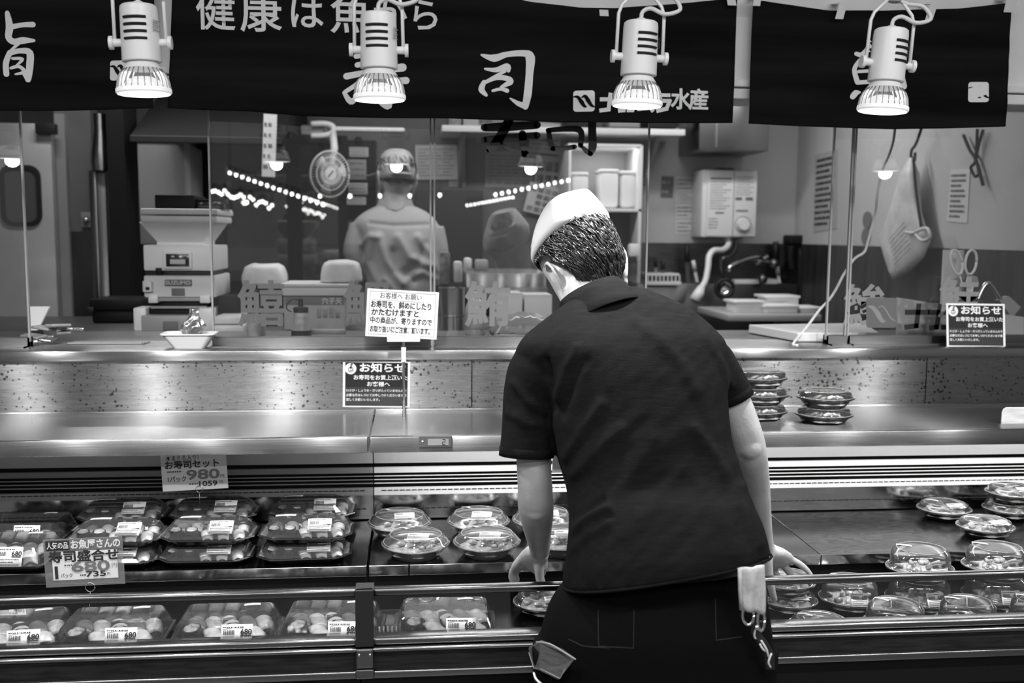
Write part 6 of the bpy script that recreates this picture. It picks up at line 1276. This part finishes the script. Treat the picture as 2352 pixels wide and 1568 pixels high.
tool('dark knife standing in the dish rack', 1506, 592, 640, 5.25, .012, 'rubber', 'steel'); tool('scissors-like dark tool right in the dish rack', 1522, 598, 645, 5.25, .014, 'rubber', 'steel_dark')
tool('black tongs left of the white-handled peeler', 1578, 560, 650, 5.3, .016, 'rubber', 'steel_dark'); tool('white-handled peeler tilted beside the hose', 1592, 598, 648, 5.28, .012, 'plastic_white', 'plastic_white', 8); tool('black knife hung upright left of the pipes', 1782, 555, 640, 5.33, .018, 'rubber', 'rubber'); tool('white brush leaning right below the tap', 1785, 612, 650, 5.28, .012, 'plastic_white', 'plastic_white', 4)
for i, (x0, x1, y0, l) in enumerate(((1688, 1745, 642, 'white sponge dish on the splashback'), (1760, 1788, 640, 'white soap bar right of the sponge dish'))): single('sink_item', 'plastic_white', (x0, y0, x1, 659), 5.29, .07, l, 'dish', r=.008)
t = th('drying_board', 'pale board laid over the sink carrying food tubs', 'board', 1785, 742, 4.5); pbox('board', 'plastic_grey', 1672, 722, 1888, 738, 4.4, .5, t, .006); kid(MB().bb((1.2, 4.45, 1.012), (1.25, 4.6, onY(1780, 737, 4.42).z)).bb((1.6, 4.45, 1.012), (1.65, 4.6, onY(1780, 737, 4.42).z)), 'support', 'dark_plastic', t)
for i, (x0, x1, y0, y1, Y, l) in enumerate(((1688, 1756, 694, 721.5, 4.5, 'left open food tub on the pale board over the sink'), (1760, 1834, 704, 721.5, 4.46, 'low food tub in the middle of the pale board over the sink'), (1760, 1836, 682, 700, 4.62, 'lidded tub behind the low tub on the pale board'), (1838, 1886, 708, 721.5, 4.48, 'small tub at the right end of the pale board'))):
    t = th('food_tub', l, 'tub', (x0+x1)/2, y1, Y, group='tubs on the board over the sink'); pbox('tub_body', 'tub', x0, y0, x1, y1 if i != 2 else 709, Y, .14, t, .012); pbox('tub_rim', 'plastic_white', x0-3, y0-3, x1+3, y0+3, Y-.01, .16, t, .003)
t = thing('cutting_board', 'thick white cutting board on the ledge right of the stooping person', 'board', onZ(1890, 790, Z0)); zz = Z0+.03
P_ = [onZ(1729, 745, zz), onZ(1905, 745, zz), onZ(2050, 777, zz), onZ(1905, 775, zz)]; P_ = [Vector((p_.x, max(p_.y+.05, 2.965), p_.z)) for p_ in (onZ(1731, 748, zz), onZ(2000, 744, zz), onZ(2075, 775, zz), onZ(1895, 780, zz))]; q = MB(); q.prism(P_, (0, 0, -.029)); kid(q, 'slab', 'plastic_white', t, bevel=.004)
# right wall fittings
def wallcard(name, label, cs, rows, cols, cat, m='paper', dark='print', seed=1, th_=.003):
    P = [onX(x, y, RX-.0032) for x, y in cs]; t = thing(name, label, cat, (P[2]+P[3])/2); q = MB(); q.prism(P, (th_, 0, 0)); kid(q, 'sheet', m, t)
    c = sum(P, Vector())/4; ex = (P[1]-P[0]).normalized(); ey = Vector((0, 0, 1)); S = Sheet(c-Vector((.001, 0, 0)), ex, ey, .0008); w_, h_ = (P[1]-P[0]).length, (P[0]-P[3]).length
    for i in range(rows):
        for k in range(cols): S.scrib(-w_*.42+w_*.86*k/cols, h_*(.44-.88*(i+.5)/rows), -w_*.42+w_*.86*(k+.9)/cols-(w_*.2 if i % 3 == 2 else 0), h_*.88/rows*.62, seed+i*3+k, .8)
    S.build('lettering', dark, t); return t
wallcard('price_poster', 'tall price poster with rows of bold print on the right wall', [(1871, 356), (1925, 342), (1922, 524), (1868, 534)], 12, 1, 'poster', m='carton')
wallcard('paper_note', 'narrow handwritten note on the right wall beside the cords', [(2184, 390), (2228, 388), (2221, 512), (2174, 508)], 9, 1, 'note', seed=40, dark='print_grey')
for i, (y, l) in enumerate(((505, 'upper'), (543, 'lower'))):
    c = onX(1991-3*i, y, RX-.006); q = MB(); q.loft([[c+Vector((dx, .045*math.cos(2*PI*k/24), .04*math.sin(2*PI*k/24))) for k in range(24)] for dx in (0, .005)]); tag(q.build('round_sticker', 'print_grey'), f'{l} round dark sticker on the right wall beside the white cord', 'sticker', 'round stickers on the right wall')
t = thing('hanging_bag', 'white printed plastic bag hanging from a hook on the right wall', 'bag', onX(2075, 640, RX-.09))
bx = RX-.06; q = MB(); outl = [[(2090, 362), (2096, 362)], [(2075, 400), (2104, 400)], [(2058, 450), (2108, 450)], [(2042, 500), (2114, 490)], [(2020, 545), (2135, 552)], [(2032, 585), (2120, 590)], [(2046, 620), (2090, 620)], [(2054, 642), (2066, 640)]]; rows = []
for (l, r_) in outl:
    A_, B_ = onX(*l, bx), onX(*r_, bx); rows.append([A_.lerp(B_, .5)+(A_-B_)/2*math.cos(a)+Vector((.035*math.sin(a)*min(1, (A_-B_).length/.1), 0, 0)) for a in [2*PI*i/24 for i in range(24)]])
q.loft(rows); kid(q, 'sack', 'bag_white', t, smooth=2)
a_ = onX(2090, 545, bx-.04); S = Sheet(onX(2072, 560, bx-.041), (0, -1, .55), (0, .55, 1), .002)
for i in range(7): S.scrib(-.09, .07-.02*i, .06, .011, i+3)
S.build('lettering', 'print_mid', t)
q = MB(); q.tube(catmull([onX(x, y, bx-.045) for x, y in ((2080, 533), (2098, 535), (2112, 528), (2130, 525), (2136, 545), (2118, 552), (2104, 538))], 5), .007, 8); kid(q, 'tied_ribbon', 'bag_white', t, smooth=2)
q = MB(); q.tube(catmull([onX(x, y, bx) for x, y in ((2118, 290), (2104, 330), (2094, 345), (2093, 365), (2100, 370), (2102, 350))], 5), .006, 8); q.tube(catmull([onX(x, y, bx-.01) for x, y in ((2098, 360), (2102, 420), (2108, 470), (2116, 520))], 4), .006, 8); kid(q, 'hook_cord', 'rubber', t, smooth=2)
t = thing('knotted_cords', 'dark knotted cords hanging on the right wall beside the paper note', 'cord', onX(2245, 420, RX-.03))
for pts in (((2213, 310), (2228, 345), (2242, 368), (2258, 425)), ((2245, 296), (2243, 340), (2240, 375)), ((2258, 298), (2246, 340), (2240, 372), (2230, 385), (2240, 405), (2250, 398))): q = MB(); q.tube(catmull([onX(x, y, RX-.02) for x, y in pts], 5), .006, 8); kid(q, 'cord', 'hood_dark', t, smooth=2)
# items on the rear ledge at right
t = thing('paper_roll', 'white paper towel roll on the rear ledge at the right', 'paper roll', (onY(2180, 760, 3.25).x, 3.25, Z0)); zt_ = onY(2180, 574, 3.25).z-Z0; q = MB(); q.lathe([(0.012, .0), (.034, 0), (.034, zt_), (.012, zt_), (.012, 0)], 32); q.build('roll', 'paper', t, smooth=True); q = MB(); q.cyl((0, 0, 0), (0, 0, zt_+.004), .0115, seg=16); q.build('core', 'carton', t, smooth=True)
t = thing('utensil_pot', 'pot holding white-handled scissors and utensils beside the paper roll', 'pot', (onY(2222, 760, 3.16).x, 3.16, Z0)); zt_ = onY(2222, 690, 3.16).z-Z0; q = MB(); q.lathe([(0, 0), (.036, 0), (.04, zt_), (.037, zt_), (.033, .004), (0, .004)], 24); q.build('cup', 'tray_silver', t, smooth=True)
t = thing('scissors', 'white-handled scissors standing in the utensil pot', 'scissors', (onY(2222, 760, 3.16).x, 3.16, Z0+.006))
for cx_, tl in ((2197, -.25), (2230, .15)):
    q = MB(); q.tube([onY(cx_+13*math.cos(2*PI*i/20)+tl*20*math.sin(2*PI*i/20), 602-28*math.sin(2*PI*i/20), 3.15) for i in range(21)], .0042, 8); kid(q, 'handle_loop', 'plastic_white', t, smooth=2)
q = MB(); q.tube([onY(2203, 630, 3.15), onY(2222, 690, 3.16)], [.006, .004], 8); q.tube([onY(2226, 630, 3.15), onY(2216, 690, 3.16)], [.006, .004], 8); kid(q, 'blades', 'steel', t, smooth=2)
t = thing('spatula', 'pale rubber spatula standing in the utensil pot', 'spatula', (onY(2232, 760, 3.17).x, 3.17, Z0+.006)); q = MB(); q.prism([onY(2205, 625, 3.17), onY(2245, 635, 3.17), onY(2250, 652, 3.17), (onY(2222, 655, 3.17))], (0, .005, 0)); kid(q, 'head', 'plastic_grey', t, bevel=.001); q = MB(); q.tube([onY(2235, 650, 3.172), onY(2228, 695, 3.172)], .004, 8); kid(q, 'handle', 'plastic_white', t, smooth=2)
bottle('dark_bottle', 'small dark-topped bottle left of the paper roll', 2145, 760, 3.3, [(0, 0), (.022, 0), (.023, .005), (.023, .1), (.02, .11), (.01, .13), (.009, .19), (0, .192)], 'bottle_grey', 'rubber', .1)
t = thing('pale_board', 'pale cutting board standing behind the company lettering on the right glass', 'board', (onY(2200, 775, 3.08).x, 3.08, Z0)); kid(MB().prism([onY(2062, 683, 3.10), onY(2190, 703, 3.10), onY(2352, 728, 3.10), Vector((onY(2352, 775, 3.06).x, 3.06, Z0)), Vector((onY(2062, 775, 3.06).x, 3.06, Z0))], (0, .012, 0)), 'slab', 'carton', t)
t = thing('tape_cutter', 'steel-armed tape cutter at the far right on the ledge', 'tool', (onY(2290, 760, 3.2).x, 3.2, Z0)); q = MB(); q.tube(catmull([onY(2245, 690, 3.2), onY(2262, 655, 3.2), onY(2278, 655, 3.2), onY(2300, 690, 3.2)], 5), .008, 10); kid(q, 'arm', 'chrome', t, smooth=2); q = MB(); q.prism([onY(2296, 690, 3.19), onY(2318, 680, 3.19), onY(2345, 705, 3.19), onY(2325, 730, 3.19)], (0, .03, 0)); kid(q, 'head', 'plastic_grey', t); kid(MB().rbox((onY(2240, 700, 3.2).x, 3.17, Z0), (onY(2262, 700, 3.2).x, 3.23, onY(2250, 690, 3.2).z), .006), 'base', 'dark_plastic', t, smooth=True)
t = thing('power_cord', 'white cord running from above down to the ledge at the right', 'cord', onZ(1822, 790, Z0)); q = MB(); q.tube(catmull([onY(x, y, 2.99) for x, y in ((2056, 200), (2055, 300), (2044, 350), (2028, 388), (2016, 440), (2010, 490), (1992, 560), (1984, 580), (1962, 595), (1938, 630), (1920, 665), (1903, 690))]+[onY(1882, 712, 3.0), onY(1850, 755, 3.0), onZ(1822, 789, Z0+.005), onZ(1832, 793, Z0+.004)], 6), .0042, 8); kid(q, 'cable', 'plastic_white', t, smooth=2)
# ---------------------------------------------------------------- rows of bare bulbs over the shop aisle (seen mirrored in the glass)
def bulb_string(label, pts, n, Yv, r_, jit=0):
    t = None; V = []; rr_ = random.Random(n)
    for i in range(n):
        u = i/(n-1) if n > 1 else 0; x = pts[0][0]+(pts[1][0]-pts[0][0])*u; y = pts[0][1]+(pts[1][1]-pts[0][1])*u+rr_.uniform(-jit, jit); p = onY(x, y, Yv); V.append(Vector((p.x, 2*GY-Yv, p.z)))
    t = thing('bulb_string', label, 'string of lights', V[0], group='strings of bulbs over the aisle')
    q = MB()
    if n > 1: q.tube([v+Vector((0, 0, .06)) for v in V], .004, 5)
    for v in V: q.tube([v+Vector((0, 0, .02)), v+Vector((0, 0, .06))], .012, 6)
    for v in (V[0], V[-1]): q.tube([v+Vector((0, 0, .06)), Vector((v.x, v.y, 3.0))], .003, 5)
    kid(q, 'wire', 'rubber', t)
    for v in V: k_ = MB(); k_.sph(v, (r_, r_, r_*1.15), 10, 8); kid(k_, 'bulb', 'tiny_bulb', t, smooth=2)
bulb_string('upper left string of bulbs mirrored left of the worker', ((528, 397), (742, 470)), 16, 8.6, .012)
bulb_string('lower left string of bulbs mirrored near the first glass edge', ((487, 433), (625, 474)), 20, 8.8, .012, 8)
bulb_string('upper right string of bulbs mirrored right of the worker', ((1138, 447), (1305, 414)), 12, 8.4, .012)
bulb_string('lower right string of bulbs mirrored right of the worker', ((1073, 472), (1178, 453)), 13, 8.9, .009)
bulb_string('sparse row of bulbs mirrored at the height of the worker neck', ((735, 450), (1010, 447)), 5, 8.2, .013, 2)
# ================================================================== CAMERA, LIGHT
cam = bpy.data.cameras.new('camera'); co = bpy.data.objects.new('camera', cam); C.objects.link(co)
cam.sensor_width = 36; cam.lens = F/2352*36; cam.clip_start = .05
co.matrix_world = Matrix(((RT.x, UP.x, -FW.x, 0), (RT.y, UP.y, -FW.y, 0), (RT.z, UP.z, -FW.z, H), (0, 0, 0, 1)))
cam.dof.use_dof = True; cam.dof.focus_distance = 2.25; cam.dof.aperture_fstop = 3.2
sc = bpy.context.scene; sc.camera = co
w = bpy.data.worlds.new('world'); sc.world = w; w.use_nodes = True
w.node_tree.nodes['Background'].inputs[0].default_value = (1, 1, 1, 1); w.node_tree.nodes['Background'].inputs[1].default_value = .12
def area(name, loc, size, e, rot=(0, 0, 0)):
    l = bpy.data.lights.new(name, 'AREA'); l.shape = 'RECTANGLE'; l.size, l.size_y = size; l.energy = e
    o = bpy.data.objects.new(name, l); C.objects.link(o); o.location = loc; o.rotation_euler = rot; return o
for x in (-1.2, .6, 2.2): area('aisle_tube', (x, .2, 2.95), (1.2, .12), 21)
area('aisle_tube', (-.4, -1.6, 2.95), (1.2, .12), 21); area('aisle_tube', (1.6, -1.6, 2.95), (1.2, .12), 21)
for x, y, e in ((-.95, 4.0, 9), (.3, 4.2, 8), (1.35, 4.3, 8)): area('kitchen_tube', (x, y, 2.6), (1.2, .1), e)
area('case_tube', ((JX+2.9)/2, 2.54, 1.068), (2.9-JX-.1, .04), 5)
vs = sc.view_settings; vs.view_transform = 'Standard'; vs.look = 'None'; vs.gamma = 1; vs.exposure = .7; vs.use_curve_mapping = False
sc.cycles.max_bounces = 10; sc.cycles.transparent_max_bounces = 24; sc.cycles.use_denoising = True; sc.cycles.caustics_reflective = False; sc.cycles.sample_clamp_indirect = 6
